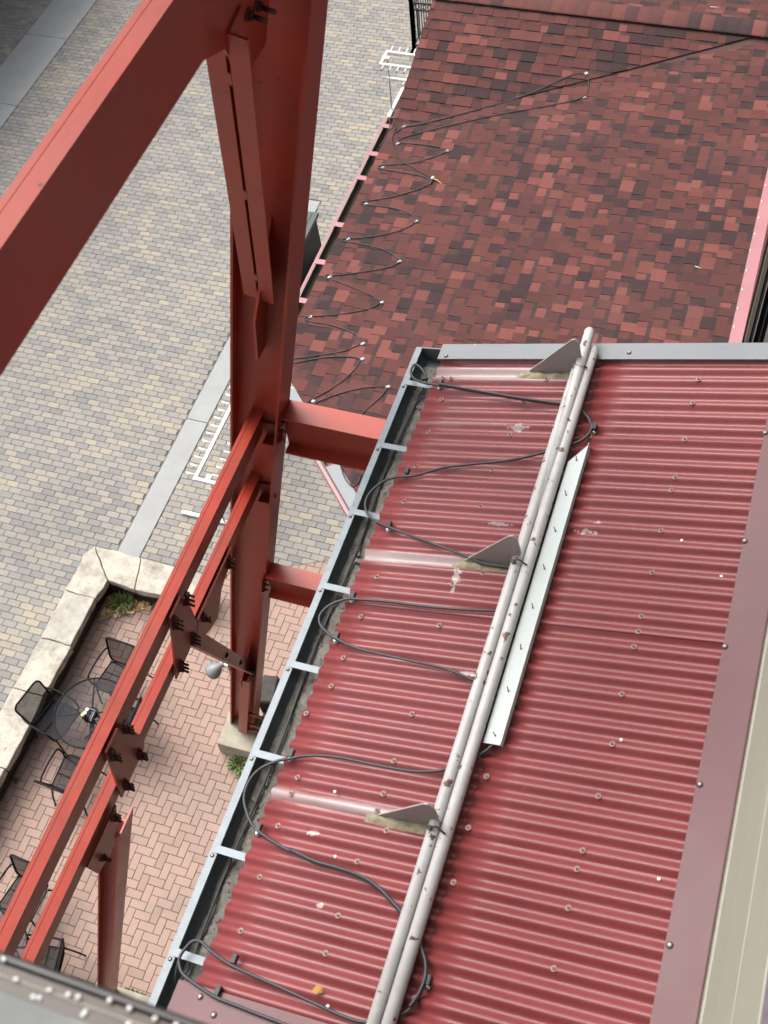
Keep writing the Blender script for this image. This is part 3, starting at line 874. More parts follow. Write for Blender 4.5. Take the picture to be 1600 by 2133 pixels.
# silt in the bottom of the gutter
bm = bmesh.new(); gr = []
for j in range(260):
    y = -0.5 + j * 0.016
    row = []
    for k in range(9):
        x = -1.397 + k * 0.0164
        hh = 0.012 + 0.012 * mnoise.noise(Vector((x * 14, y * 9, 1))) + 0.010 * mnoise.noise(Vector((x * 60, y * 45, 3))) + 0.02 * (k / 8) * (0.6 + mnoise.noise(Vector((y * 1.3, 0, 0))))
        row.append(bm.verts.new((x, y, 9.0475 + max(-0.003, hh))))
    gr.append(row)
for j in range(259):
    for k in range(8):
        bm.faces.new([gr[j][k], gr[j][k + 1], gr[j + 1][k + 1], gr[j + 1][k]]).smooth = True
mm = MB(); mm.bm.free(); mm.bm = bm; mm.build('silt', 'silt', gut)
lt = MB()
for k in range(150):                                       # twigs and leaf scraps lying in the silt
    y, x = random.uniform(-0.3, 3.6), random.uniform(-1.388, -1.29)
    a = random.uniform(0, PI); l = random.uniform(0.008, 0.035)
    d = Vector((math.cos(a) * l, math.sin(a) * l, random.uniform(-.003, .006)))
    p = Vector((x, y, 9.066 + random.uniform(-.004, .012)))
    if random.random() < 0.6: lt.tube([p, p + d], 0.0013, 4)
    else: lt.obox(p, d * 0.5, Vector((-d.y, d.x, 0.004)) * 0.3, (0, 0, 0.0006))
lt.build('litter', 'silt', gut, kind='stuff')
for y in (3.468, 3.070, 2.676, 2.272, 1.875, 1.461, 1.052, 0.650, 0.24):
    m = MB(); m.hexa([(-1.430, y - .015, 9.1315), (-1.290, y - .015, 9.138), (-1.290, y + .015, 9.138), (-1.430, y + .015, 9.1315),
                      (-1.430, y - .015, 9.1345), (-1.290, y - .015, 9.141), (-1.290, y + .015, 9.141), (-1.430, y + .015, 9.1345)])
    st = m.build('hanger_strap', 'galv', gut)
    put(SC2, 'screw', (-1.434, y - 0.028, 9.131), gut, (0, 0, 1), 0.7)

# window beside the shingled roof (jambs, glass) and the pink upstand below it
m = MB(); m.box((0.165, 7.80, 4.9), (0.1715, 17, 8.4)); m.build('upstand_flashing', 'flash', tall)
wz0, wz1 = 4.6, 9.2
for (x0, x1, d, mat, nm) in ((0.186, 0.222, 0.03, 'cream', 'jamb'), (0.226, 0.232, 0.02, 'black', 'seal'), (0.232, 0.252, 0.01, 'galv_dull', 'jamb'), (0.252, 0.261, 0.03, 'white', 'jamb'),
                             (0.303, 0.316, 0.012, 'galv_dull', 'mullion'), (0.350, 0.42, 0.03, 'white', 'jamb')):
    m = MB(); m.box((x0, 7.75 - d, wz0), (x1, 7.80, wz1)); m.build(nm, mat, tall)
m = MB(); m.box((0.255, 7.752, wz0), (0.62, 7.79, wz1)); m.build('window_pane', 'glass', tall)
m = MB(); m.box((0.166, 8.2, 8.4), (0.171, 17, 8.5)); m.build('wall_trim', 'orange', tall)

# ---------------------------------------------------------------- pipes, brackets, channel, cables on the corrugated roof
guard = thing('snow_guard', 'pair of chipped grey pipes held by three triangular brackets across the red corrugated roof', 'snow guard', rp(-0.56, 2.0))
for (x, h, ya, yb) in ((-0.587, 0.053, -0.6, 3.640), (-0.5395, 0.050, -0.6, 3.640), (-0.566, 0.092, 2.70, 3.715)):
    sink = 0.055 if h > .09 else 0.0
    m = MB(); m.tube([rp(x, ya, h - sink), rp(x, yb - .012, h), rp(x, yb, h)], [0.0242, 0.0242, 0.018], 16)
    m.build('pipe', 'pipe', guard)
for y in (3.530, 2.455, 1.303):
    m = MB(); m.prism([rp(-0.835, y, 0.004), rp(-0.600, y, 0.004), rp(-0.562, y, 0.10), rp(-0.552, y, 0.200), rp(-0.566, y, 0.218), rp(-0.582, y, 0.216)], (0, 0.006, 0))
    br = m.build('bracket', 'plate', guard)
    m = MB(); m.tube([rp(-0.585, y - .035, 0.100), rp(-0.563, y - .028, 0.092), rp(-0.53, y - .045, 0.083)], 0.004, 6); m.cyl(rp(-.592, y - .03, .072), rp(-.590, y - .036, .092), 0.010, 6); m.build('u_bolt', 'screw_dark', br)
    # crumbling sealant round the bracket foot
    bm = bmesh.new(); gr = []
    for j in range(30):
        x = -0.885 + j * 0.0112
        row = []
        for k in range(9):
            yy = y - 0.046 + k * 0.0078
            e = min(1.0, min(j, 29 - j) / 4.0) * max(0.0, math.sin(PI * (k + .3) / 8.6))
            if x < -0.83: e *= max(0, 1 - ((k - 4) / 3.2) ** 2)
            hh = -0.012 + e * (0.020 + 0.010 * mnoise.noise(Vector((x * 30, yy * 50, y))))
            row.append(bm.verts.new(rp(x, yy + 0.006 * mnoise.noise(Vector((x * 24, k, y))), hh)))
        gr.append(row)
    for j in range(29):
        for k in range(8):
            bm.faces.new([gr[j][k], gr[j][k + 1], gr[j + 1][k + 1], gr[j + 1][k]]).smooth = True
    mm = MB(); mm.bm.free(); mm.bm = bm; mm.build('sealant', 'putty', br)

chn = thing('metal_channel', 'loose pale metal channel with screws lying beside the roof pipes', 'channel', rp(-0.48, 2.4))
def ch(x0, x1, h0, h1):
    m.hexa([rp(x0 - .003, 1.645, h0), rp(x1 - .003, 1.645, h0), rp(x1, 2.985 + (x1 + .51) * 1.5, h0), rp(x0, 2.985 + (x0 + .51) * 1.5, h0),
            rp(x0 - .003, 1.645, h1), rp(x1 - .003, 1.645, h1), rp(x1, 2.985 + (x1 + .51) * 1.5, h1), rp(x0, 2.985 + (x0 + .51) * 1.5, h1)])
m = MB(); ch(-0.508, -0.443, 0.030, 0.0325); ch(-0.443, -0.4405, 0.012, 0.042); ch(-.510, -.508, .014, .034); m.build('channel_web', 'white_metal', chn)
for k in range(8):
    y = 1.68 + k * 0.188
    p = rp(-0.476, y, 0.0325)
    m = MB(); m.cyl(p, p + RN * 0.020 + Vector((random.uniform(-.006, .002), random.uniform(.004, .012), 0)), 0.0020, 6); m.cyl(p, p + RN * .002, .004, 8); m.build('screw', 'screw_dark', chn)

def cable(name, pts, r, label, mat='cable', lift=0.0, sub=5):
    P = catmull([Vector(p) for p in pts], sub)
    m = MB(); m.tube(P, r, 8)
    o = m.build(name, mat)
    return tag(o, label, 'cable')
rc = thing('heating_cable', 'grey black heating cable looping between the gutter and the pipes on the corrugated roof', 'cable', rp(-0.9, 2.0))
m = MB(); m.tube(catmull(CABLE_A, 5), 0.0062, 8)
A2 = catmull([Vector(p) + RN * 0.0105 + Vector((0, 0.004, 0)) for p in CABLE_A[83:98]], 5)
m.tube(A2, 0.0062, 8)
m.tube(catmull([Vector(p) + RN * 0.011 for p in CABLE_A[8:14]], 5), 0.0062, 8)
m.build('cable_run', 'cable', rc)
m = MB(); m.tube(catmull(CABLE_B, 5), 0.0062, 8)
m.tube(catmull([(-1.36, 3.50, 9.13), (-1.345, 3.53, 9.09), (-1.36, 3.40, 9.078), (-1.375, 3.0, 9.076), (-1.36, 2.5, 9.08), (-1.375, 2.0, 9.076), (-1.36, 1.5, 9.08), (-1.375, 1.0, 9.076), (-1.37, .62, 9.085), (-1.385, .56, 9.12), Vector(CABLE_B[0])], 5), 0.0055, 8)
m.build('cable_run', 'cable', rc)
for (x, y, z) in CLAMPS:
    p = rp(x, y, 0.004)
    m = MB(); m.lathe(p, [(0.013, 0), (0.013, 0.003), (0.008, 0.004), (0.008, 0.011), (0.004, 0.012)], 10, 0, RN)
    m.obox(p + Vector((0.004, 0.018, 0.004)) + RN * .012, (0.008, 0, 0), (0, 0.016, 0), RN * 0.010, 1)
    m.build('clamp', ['steel_shiny', 'cable'], rc)
for (x, y, z) in SPECKS:
    o = MB(); o.lathe(rp(x, y, 0.004), [(0.007, 0), (0.006, 0.003), (0.002, 0.004)], 7, 0, RN)
    t = o.build('paint_chip', 'plastic', tall)
lf = MB(); p = rp(-0.83, 0.655, 0.02)
lf.face([p + Vector(q) for q in ((-.018, -.01, 0), (0, -.016, .004), (.02, -.004, .002), (.014, .012, .006), (-.008, .014, 0.003))])
tag(lf.build('dry_leaf', 'litter'), 'small curled yellow leaf beside the cable near the bottom of the corrugated roof', 'leaf')
# ---------------------------------------------------------------- low building with the red shingle roof
low = thing('shingled_building', 'low building with a mottled red asphalt shingle roof and pink gutters', 'building', (-2.0, 9.0, 0))
T7 = math.tan(math.radians(7))
SV = Vector((math.cos(math.radians(7)), 0, math.sin(math.radians(7))))
SN = Vector((-SV.z, 0, SV.x))
def sp(x, y, h=0.0):
    return Vector((x, y, 5.2 + x * T7)) + SN * h
def gp(x, y, h=0.0):                                        # cross gable, near face
    return Vector((x, y, 4.69 + 0.29 * (y - 10.65))) + Vector((0, -0.2785, 0.9604)) * h
YR, ZR = 12.50, 4.69 + 0.29 * (12.50 - 10.65)
m = MB()
m.box((-3.6, 7.3, 0), (0.1, 18.5, 4.5)); m.box((-2.6, 5.6, 0), (0.1, 7.31, 4.5))
m.build('wall', 'wall_low', low)
CH0, CH1 = Vector((-3.952, 6.64, 0)), Vector((-2.86, 5.475, 0))          # chamfered corner
CHd = (CH1 - CH0).normalized(); CHn = Vector((CHd.y, -CHd.x, 0))         # points outwards (to the lower left)
if CHn.x > 0: CHn = -CHn
EA = Vector((-4.212, 6.64 + (6.64 - 5.475) / (3.952 - 2.86) * (4.212 - 3.952), 0))
m = MB()
m.prism([sp(-4.205, EA.y, -0.06), sp(-2.2, 4.77, -0.06), sp(0.05, 4.77, -0.06), sp(0.05, 12.6, -0.06), sp(-4.205, 10.70, -0.06)], SN * 0.055)
roof = m.build('roof', 'deck', low)
m = MB()
m.prism([gp(-4.20, 10.60, -0.06), gp(0.05, 12.45, -0.06), gp(0.05, YR, -0.06), gp(-4.20, YR, -0.06)], (0, 0, 0.054))
m.prism([(-4.2, YR, ZR - .06), (0.1, YR, ZR - .06), (0.1, 17.5, ZR - .06 - 0.29 * 5.0), (-4.2, 17.5, ZR - .06 - 0.29 * 5.0)], (0, 0, 0.054))
m.prism([(-4.2, 10.6, 4.55), (-4.2, YR, ZR - .08), (-4.2, 17.5, ZR - .08 - .29 * 5), (-4.2, 17.5, ZR - .2 - .29 * 5), (-4.2, YR, ZR - .22), (-4.2, 10.6, 4.45)], (0.02, 0, 0))
m.build('gable_deck', 'deck', low)

EXPO = 0.143
VALn = Vector((-(12.424 - 10.584), (-0.263 + 4.089), 0)).normalized()     # across the valley line, to the gable side
VAL0 = Vector((-4.089, 10.60, 0))
def shingle_verts(w, tab):
    g = 0.0022
    h0 = 0.0115 if tab else 0.0050
    h1 = 0.0012
    x0, x1 = -w / 2 + g * 0.5, w / 2 - g * 0.5
    vt = EXPO + 0.012
    vb = EXPO - (0.046 if not tab else 0.0)
    return x0, x1, h0, h1, vt, vb
def shingle_add(bm, w, tab, fn):
    x0, x1, h0, h1, vt, vb = shingle_verts(w, tab)
    def hh(v): return h0 + (h1 - h0) * v / vt
    def V(x, v, h): return bm.verts.new(fn(x, v, h))
    a, b, c, d = V(x0, 0, h0), V(x1, 0, h0), V(x1, vt, h1), V(x0, vt, h1)
    e, f = V(x0, 0, -.003), V(x1, 0, -.003)
    gq, hq = V(x1, vt, -.003), V(x0, vt, -.003)
    if tab:
        bm.faces.new([a, b, c, d]).material_index = 0
        bm.faces.new([b, f, gq, c]); bm.faces.new([e, a, d, hq])
    else:
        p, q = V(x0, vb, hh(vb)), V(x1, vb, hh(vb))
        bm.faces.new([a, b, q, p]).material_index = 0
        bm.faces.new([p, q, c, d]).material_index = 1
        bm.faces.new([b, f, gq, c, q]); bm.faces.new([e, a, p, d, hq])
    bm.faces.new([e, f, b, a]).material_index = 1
SHM = {}
def shingle_mesh(w, tab):
    k = (round(w, 3), tab)
    if k not in SHM:
        bm = bmesh.new()
        shingle_add(bm, w, tab, lambda x, v, h: Vector((x, v, h)))
        bmesh.ops.recalc_face_normals(bm, faces=bm.faces[:])
        me = bpy.data.meshes.new('shingle'); bm.to_mesh(me); bm.free()
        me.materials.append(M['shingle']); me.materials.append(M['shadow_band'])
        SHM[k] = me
    return SHM[k]
WT, WG = (0.11, 0.12, 0.13, 0.15, 0.17), (0.07, 0.09, 0.11, 0.13)
def rows(n, u0, u1, seed, k=1.0):
    rnd = random.Random(seed)
    out = []
    for i in range(n):
        u = u0 - rnd.random() * 0.4
        tab = rnd.random() < 0.5
        while u < u1:
            w = round(rnd.choice(WT if tab else WG) * k, 3)
            out.append((u + w / 2, i * EXPO, w, tab))
            u += w
            tab = (not tab) if rnd.random() < 0.8 else tab
    return out
E0 = Vector((-4.212, 0, 5.2 - 4.212 * T7))
mb = MB(); cand = []
for (u, v, w, tab) in rows(31, 4.5, 12.7, 5):
    c = E0 + SV * (v + EXPO / 2) + Vector((0, u, 0))
    if c.x > 0.10: continue
    if (Vector((c.x, c.y, 0)) - VAL0).dot(VALn) > 0.25: continue
    if (Vector((c.x, c.y, 0)) - CH0).dot(CHn) > 0.25: continue
    dv = (Vector((c.x, c.y, 0)) - VAL0).dot(VALn); dc = (Vector((c.x, c.y, 0)) - CH0).dot(CHn)
    vis = inframe(c, -0.01) and (c.y > 7.55 + max(0, c.x + 1.2) * .2 or (c.x < -2.3 and c.y > 6.2))
    cand.append(((c - EYE).length if (vis and dv < -0.2 and dc < -0.2 and c.x < -0.05) else 1e9, u, v, w, tab))
cand.sort()
for k, (dist, u, v, w, tab) in enumerate(cand):
    p0 = E0 + SV * v + Vector((0, u, 0)) + SN * 0.0
    if k < 240 and dist < 1e8:
        o = obj('shingle', shingle_mesh(w, tab), roof)
        # local x along the eave (mirrored so that z stays up), y up the slope
        X, Y, Z = Vector((0, -1, 0)), SV, SN
        loc = p0 - base_of(roof)
        o.matrix_local = Matrix(((X.x, Y.x, Z.x, loc.x), (X.y, Y.y, Z.y, loc.y), (X.z, Y.z, Z.z, loc.z), (0, 0, 0, 1)))
    else:
        shingle_add(mb.bm, w, tab, lambda x, vv, h: p0 + Vector((0, x, 0)) + SV * vv + SN * h)
mb.cut(VAL0, VALn); mb.cut(CH0, CHn); mb.cut(Vector((0.10, 0, 0)), Vector((1, 0, 0)))
mb.build('shingles', ['shingle', 'shadow_band'], roof, kind='stuff')
# cross gable near face: rows along X climbing towards +Y
GV = Vector((0, 0.9604, 0.2785)); GN = Vector((0, -0.2785, 0.9604))
G0 = gp(0, 10.45); mb = MB(); cand = []
for (u, v, w, tab) in rows(15, -4.6, 0.3, 9, 1.3):
    c = G0 + GV * (v + EXPO / 2) + Vector((u, 0, 0))
    if c.y > YR - 0.02: continue
    dv = (Vector((c.x, c.y, 0)) - VAL0).dot(VALn)
    if dv < -0.25: continue
    ok = dv > 0.25 and -4.08 < c.x < -0.3 and c.y < YR - 0.25
    cand.append(((c - EYE).length if ok else 1e9, u, v, w, tab))
cand.sort()
for k, (dist, u, v, w, tab) in enumerate(cand):
    p0 = G0 + GV * v + Vector((u, 0, 0)) + GN * 0.004
    if k < 60 and dist < 1e8:
        o = obj('shingle', shingle_mesh(w, tab), roof)
        X, Y, Z = Vector((1, 0, 0)), GV, GN
        loc = p0 - base_of(roof)
        o.matrix_local = Matrix(((X.x, Y.x, Z.x, loc.x), (X.y, Y.y, Z.y, loc.y), (X.z, Y.z, Z.z, loc.z), (0, 0, 0, 1)))
    else:
        shingle_add(mb.bm, w, tab, lambda x, vv, h: p0 + Vector((x, 0, 0)) + GV * vv + GN * h)
mb.cut(VAL0 + VALn * 0.004, -VALn); mb.cut(Vector((-4.215, 0, 0)), Vector((-1, 0, 0))); mb.cut(Vector((0.12, 0, 0)), Vector((1, 0, 0))); mb.cut(Vector((0, YR + .01, 0)), Vector((0, 1, 0)))
mb.build('shingles', ['shingle', 'shadow_band'], roof, kind='stuff')
# far face of the gable
FV = Vector((0, -0.9604, 0.2785)); FN = Vector((0, 0.2785, 0.9604)); mb = MB()
F0 = Vector((0, YR, ZR)) - FV * (EXPO * 12)
for (u, v, w, tab) in rows(12, -4.6, 0.3, 21):
    p0 = F0 + FV * v + Vector((u, 0, 0)) + FN * 0.004
    shingle_add(mb.bm, w, tab, lambda x, vv, h: p0 + Vector((x, 0, 0)) + FV * vv + FN * h)
mb.cut(Vector((-4.215, 0, 0)), Vector((-1, 0, 0))); mb.cut(Vector((0.12, 0, 0)), Vector((1, 0, 0)))
mb.build('shingles', ['shingle', 'shadow_band'], roof, kind='stuff')
# ridge caps: overlapping bent pieces
for k in range(30):
    x0 = -4.22 + k * 0.145
    m = MB(); prof_ = []
    for a in range(-4, 5):
        yy = a / 4 * 0.15
        prof_.append((yy, ZR + 0.020 - 0.29 * (math.sqrt(yy * yy + 0.0025) - 0.05)))
    lift = 0.008
    ring0 = [m.bm.verts.new((x0, YR + yy, z + lift)) for yy, z in prof_]
    ring1 = [m.bm.verts.new((x0 + 0.17, YR + yy, z)) for yy, z in prof_]
    low0 = [m.bm.verts.new((x0, YR + yy, z + lift - 0.006)) for yy, z in prof_]
    low1 = [m.bm.verts.new((x0 + .17, YR + yy, z - .006)) for yy, z in prof_]
    for i in range(8):
        m.bm.faces.new([ring0[i], ring1[i], ring1[i + 1], ring0[i + 1]]).smooth = True
        m.bm.faces.new([low0[i], ring0[i], ring0[i + 1], low0[i + 1]])
    for i in (0, 8):
        m.bm.faces.new([ring0[i], low0[i], low1[i], ring1[i]])
    m.build('ridge_cap', 'shingle', roof)
# apron flashing against the tall wall belongs to this roof edge
m = MB(); m.prism([sp(0.052, 4.8, 0.012), sp(0.168, 4.8, 0.014), sp(0.168, 4.8, 0.017), sp(0.052, 4.8, 0.015)], (0, 7.0, 0))
fla = m.build('wall_flashing', 'pink', low)
for (x, y, z) in FSCREWS: put(SC3, 'screw', sp(x + .002, y, 0.015), fla, SN, 0.9)
# eave gutter (pink lip, olive channel, pink straps)
ze = 4.665
m = MB()
gy0, gy1 = 7.00, 10.78
m.box((-4.345, gy0, ze - .015), (-4.322, gy1, ze + .01), 0)
m.box((-4.337, gy0, ze - .11), (-4.330, gy1, ze - .01), 0)
m.box((-4.337, gy1, ze - .11), (-4.205, gy1 + .005, ze + .01), 0)
m.box((-4.322, gy0, ze - .018), (-4.312, gy1 - .01, ze + .006), 2)
m.box((-4.329, gy0, ze - .115), (-4.218, gy1, ze - .10), 1)
m.box((-4.329, gy0, ze - .10), (-4.322, gy1, ze - .02), 1)
m.box((-4.222, gy0, ze - .11), (-4.214, gy1, ze - .012), 1)
eg = m.build('gutter', ['pink', 'olive', 'cream'], low)
for y in (10.62, 10.12, 9.70, 8.92, 8.33, 7.75, 7.22):
    m = MB(); m.box((-4.322, y - .035, ze + .0105), (-4.205, y + .035, ze + .0135)); m.build('hanger_strap', 'pink', eg)
# corner gutter with grey guard plates
def along(t, o, h=0.0):
    p = EA + CHd * t + CHn * o
    q = sp(p.x, p.y, h); q.x, q.y = p.x, p.y
    return q
Lc = 2.45
m = MB()
m.prism([along(-.05, 0.145, -.03), along(-.05, 0.175, -.03), along(Lc, 0.175, -.03), along(Lc, 0.145, -.03)], (0, 0, 0.035))
m.prism([along(-.05, 0.158, -.12), along(-.05, 0.164, -.12), along(Lc, 0.164, -.12), along(Lc, 0.158, -.12)], (0, 0, 0.10))
m.prism([along(-.05, 0.02, -.12), along(-.05, 0.16, -.12), along(Lc, 0.16, -.12), along(Lc, 0.02, -.12)], (0, 0, 0.006))
cg = m.build('corner_gutter', 'pink', low)
for (a, b) in ((0.42, 0.98), (1.02, 1.40), (1.55, 2.2)):
    m = MB(); m.prism([along(a + .03, 0.004, -.004), along(a, 0.125, -.012), along(b, 0.125, -.012), along(b - .03, 0.004, -.004)], (0, 0, 0.004)); m.build('gutter_guard', 'galv_dull', cg)
m = MB(); m.prism([along(0.35, 0.118, -.03), along(0.35, 0.145, -.03), along(2.3, 0.145, -.03), along(2.3, 0.118, -.03)], (0, 0, 0.006)); m.build('gutter_slot', 'black', cg)
# outlet elbow under the gutter
m = MB(); m.tube([(-4.30, 10.06, 4.52), (-4.36, 10.07, 4.53), (-4.43, 10.08, 4.50)], 0.035, 10); m.build('outlet_pipe', 'galv_dull', low)

# heating cable on the shingles
sc = thing('heating_cable', 'thin dark heating cable zigzagging along the eave of the shingle roof and up its valley', 'cable', (-3.8, 9, 4.75))
m = MB(); m.tube(catmull(CABLE_C, 4), 0.0058, 6); m.tube(catmull([Vector(p) + Vector((0.0, 0.012, 0.004)) for p in CABLE_C[3:13]], 4), 0.005, 6); m.build('cable_run', 'cable_brown', sc)
m = MB(); m.tube(catmull(CABLE_D, 4), 0.0050, 6); m.tube(catmull([(-4.27, 10.66, 4.70), (-4.262, 10.70, 4.73), (-4.235, 10.60, 4.68), (-4.235, 10.4, 4.66), (-4.27, 10.3, 4.63)], 4), .006, 6); m.build('cable_run', 'cable_brown', sc)
for k, (x, y, z) in enumerate(CLIPS):
    p = Vector((x, y, z)); n = GN if y > 11.6 else SN
    m = MB(); a = random.uniform(-.5, .5)
    u = Vector((math.cos(a), math.sin(a), 0)); u = (u - n * u.dot(n)).normalized(); v = n.cross(u)
    m.obox(p, u * 0.022, v * 0.015, n * 0.0012); m.obox(p + u * 0.008 + n * .006, u * 0.008, v * 0.014, n * 0.005); m.build('cable_clip', 'clip', sc)
m = MB(); p = sp(-3.435, 9.715, .02)
m.lathe(p, [(0.018, 0), (0.016, 0.03), (0.006, 0.04)], 8, 0, (0.3, .9, .4)); m.build('wire_nut', 'plastic', sc)
m = MB(); m.tube(catmull([p + Vector((0.02, 0, .01)), p + Vector((.07, -.02, .015)), p + Vector((.13, -.05, 0))], 4), 0.006, 6); m.build('wire_lead', 'yellow', sc)
m = MB(); m.tube(catmull([p + Vector((0.0, -.01, .01)), p + Vector((.01, -.05, .01)), p + Vector((.0, -.09, 0))], 4), 0.006, 6); m.build('wire_lead', 'cable', sc)
for k, (p, d, r, lb) in enumerate(((TWIGS[0], (0.035, -0.012, 0.003), .006, 'short pale twig lying on the middle of the shingle roof'), (TWIGS[1], (0.055, 0.0, 0.0), .006, 'white sliver lying beyond the ridge of the shingle roof'))):
    q = Vector(p); m = MB(); m.tube([q - Vector(d), q, q + Vector(d)], [r * .7, r, r * .5], 6)
    tag(m.build('twig', 'twig'), lb, 'twig')
# ---------------------------------------------------------------- red steel trestle
trestle = thing('steel_trestle', 'tall red oxide steel frame of leaning column, paired beams and braces over the patio', 'steel frame', (-4.55, 4.74, 0.3))
UP = Vector((0.259, -0.117, 1.0))
def col_c(z):                                              # axis of the column
    return Vector((-4.555, 4.740, 0.35)) + UP * (z - 0.35)
def xc(z):                                                 # batter plane through the column axis
    return -2.535 + 0.259 * (z - 8.148)
BT = Vector((0.2507, 0, 0.9681))                            # up along the batter plane
BN = Vector((0.9681, 0, -0.2507))                           # its normal, to the building side

def ibeam(m, a, b, w, bf, tf, tw, ex, ey):
    """I-section from a to b; ex across the web depth, ey along the flange"""
    a, b = Vector(a), Vector(b)
    hw, hb = w / 2, bf / 2
    def bar(x0, x1, y0, y1):
        m.hexa([a + ex * x0 + ey * y0, a + ex * x1 + ey * y0, a + ex * x1 + ey * y1, a + ex * x0 + ey * y1,
                b + ex * x0 + ey * y0, b + ex * x1 + ey * y0, b + ex * x1 + ey * y1, b + ex * x0 + ey * y1])
    bar(-hw, -hw + tf, -hb, hb)
    bar(hw - tf, hw, -hb, hb)
    bar(-hw + tf - .001, hw - tf + .001, -tw / 2, tw / 2)
    f = 0.012                                              # root fillets
    for sx in (-1, 1):
        for sy in (-1, 1):
            x = sx * (hw - tf)
            y = sy * tw / 2
            P = [a + ex * x + ey * y, a + ex * (x - sx * f) + ey * y, a + ex * x + ey * (y + sy * f)]
            m.prism(P, b - a)
EX, EY = Vector((1, 0, 0)), Vector((0, 1, 0))
m = MB(); ibeam(m, col_c(0.30), col_c(13.2), 0.305, 0.205, 0.014, 0.010, EX, EY)
column = m.build('column', 'steel', trestle, label='big leaning red column')

def hexbolt(name, parent, p, ax, r=0.016, h=0.02, stud=0.03, mat='bolt'):
    """washer, hexagonal nut and protruding stud"""
    p, ax = Vector(p), Vector(ax).normalized()
    mm = MB()
    mm.tube([p, p + ax * 0.006], r * 1.35, 10)
    mm.tube([p + ax * 0.005, p + ax * h], r, 6, smooth=False)
    mm.tube([p + ax * (h - 0.001), p + ax * (h + stud)], r * 0.5, 6)
    return mm.build(name, mat, parent)

def channel(y0, y1, tr, wid, d, name, label):
    """horizontal member lying in the batter plane: web on the building side, flanges pointing away from it"""
    m = MB()
    tf = 0.013
    for tl, y, w_, z0, z1 in ((0, 0, wid, 0, 0),):
        pass
    T = Vector(tr)
    def bar(u0, u1, v0, v1):                                # u away from the web (-BN), v down along the web
        c = [T - BN * u0 - BT * v0, T - BN * u1 - BT * v0, T - BN * u1 - BT * v1, T - BN * u0 - BT * v1]
        m.hexa([Vector((p.x, y0, p.z)) for p in c] + [Vector((p.x, y1, p.z)) for p in c])
    bar(0, 0.010, tf - .001, d - tf + .001)
    bar(0, wid * 0.68, 0, tf)
    bar(wid * 0.68 + 0.004, wid, 0.004, tf + .004)          # lip of the second, back-to-back section
    bar(0.002, wid * 0.68 + 0.005, tf - 0.006, tf + 0.006)
    bar(0, wid, d - tf, d)
    bar(wid * 0.68 + .004, wid * 0.68 + .012, tf, d - tf)
    return m.build(name, 'steel', trestle, label=label)
upper = channel(3.83, -2.2, (-2.503, 0, 8.148), 0.076, 0.275, 'beam', 'upper of the two parallel beams')
lower = channel(3.935, -2.2, (-2.731, 0, 7.270), 0.072, 0.262, 'beam', 'lower of the two parallel beams')
top = channel(2.70, -2.5, (-1.561, 0, 11.800), 0.070, 0.364, 'beam', 'thick top beam crossing the upper left corner')

def on_plane(y, z, off=0.0):
    return Vector((xc(z), y, z)) + BN * off

def gusset(poly, off, th=0.012, label=None):
    """steel plate parallel to the batter plane"""
    m = MB(); m.prism([on_plane(y, z, off) for y, z in poly], BN * th)
    return m.build('gusset_plate', 'steel', trestle, label=label)
def bolts(parent, y, z, off, n=3, dy=0.0, dz=-0.06, r=0.017, stud=0.035):
    for k in range(n):
        hexbolt('bolt', parent, on_plane(y + dy * k, z + dz * k, off), BN, r, 0.024, stud)
PO = 0.042
for k, s in enumerate((0.0, -0.80)):
    g1 = gusset([(2.385 + s, 8.12), (2.52 + s, 8.125), (2.625 + s, 7.87), (2.79 + s, 7.24), (2.79 + s, 7.05), (2.475 + s, 7.02)], PO)
    for (y, z) in ((2.575, 8.06), (2.42, 8.05), (2.71, 7.22), (2.52, 7.20)):
        bolts(g1, y + s, z, PO + 0.012, 3, 0.004, -0.066)
# plate and knee brace from the lower beam down to the column
g2 = gusset([(2.80, 7.25), (3.36, 7.25), (3.36, 7.02), (3.22, 6.90), (3.19, 6.48), (2.93, 6.70), (2.80, 7.02)], PO + .001, label='pointed plate under the lower beam')
bolts(g2, 3.30, 7.20, PO + 0.013, 3, 0.0, -0.06)
bolts(g2, 2.87, 7.19, PO + 0.013, 3, 0.01, -0.055)

def web_at(x, z):
    return Vector((x, 4.740 - 0.117 * (z - 0.35) - 0.006, z))

def double_angle(a, b, leg, name, label, side, t=0.009, gap=0.018):
    """two angles back to back between a and b (both on the batter plane); outstanding legs on the side vector"""
    a, b = Vector(a), Vector(b)
    d = (b - a).normalized()
    nn = (BN - d * BN.dot(d)).normalized()                  # across, roughly +X
    mm = nn.cross(d).normalized()
    if mm.dot(side) < 0:
        mm = -mm
    m = MB()
    for s in (-1, 1):
        def bar(u0, u1, v0, v1):
            m.hexa([a + nn * (s * u0) + mm * v0, a + nn * (s * u1) + mm * v0, a + nn * (s * u1) + mm * v1, a + nn * (s * u0) + mm * v1,
                    b + nn * (s * u0) + mm * v0, b + nn * (s * u1) + mm * v0, b + nn * (s * u1) + mm * v1, b + nn * (s * u0) + mm * v1])
        bar(gap / 2, leg, -t, 0)
        bar(gap / 2, gap / 2 + t, -leg - 0.03, -t)
    o = m.build(name, 'steel', trestle, label=label)
    for k in (0.12, 0.5, 0.88):                             # stitch plates in the gap
        q = MB(); c = a.lerp(b, k)
        q.obox(c - mm * (leg * 0.4), nn * (gap / 2 - .001), mm * (leg * 0.42), d * 0.035)
        q.build('stitch_plate', 'steel', o)
    return o, nn, mm, d
kb, nn, mm, d = double_angle(on_plane(2.72, 7.02), Vector((xc(2.45) + .02, 4.47, 2.45)), 0.085, 'knee_brace', 'knee brace from the lower beam to the column foot', Vector((0, -1, -0.3)))
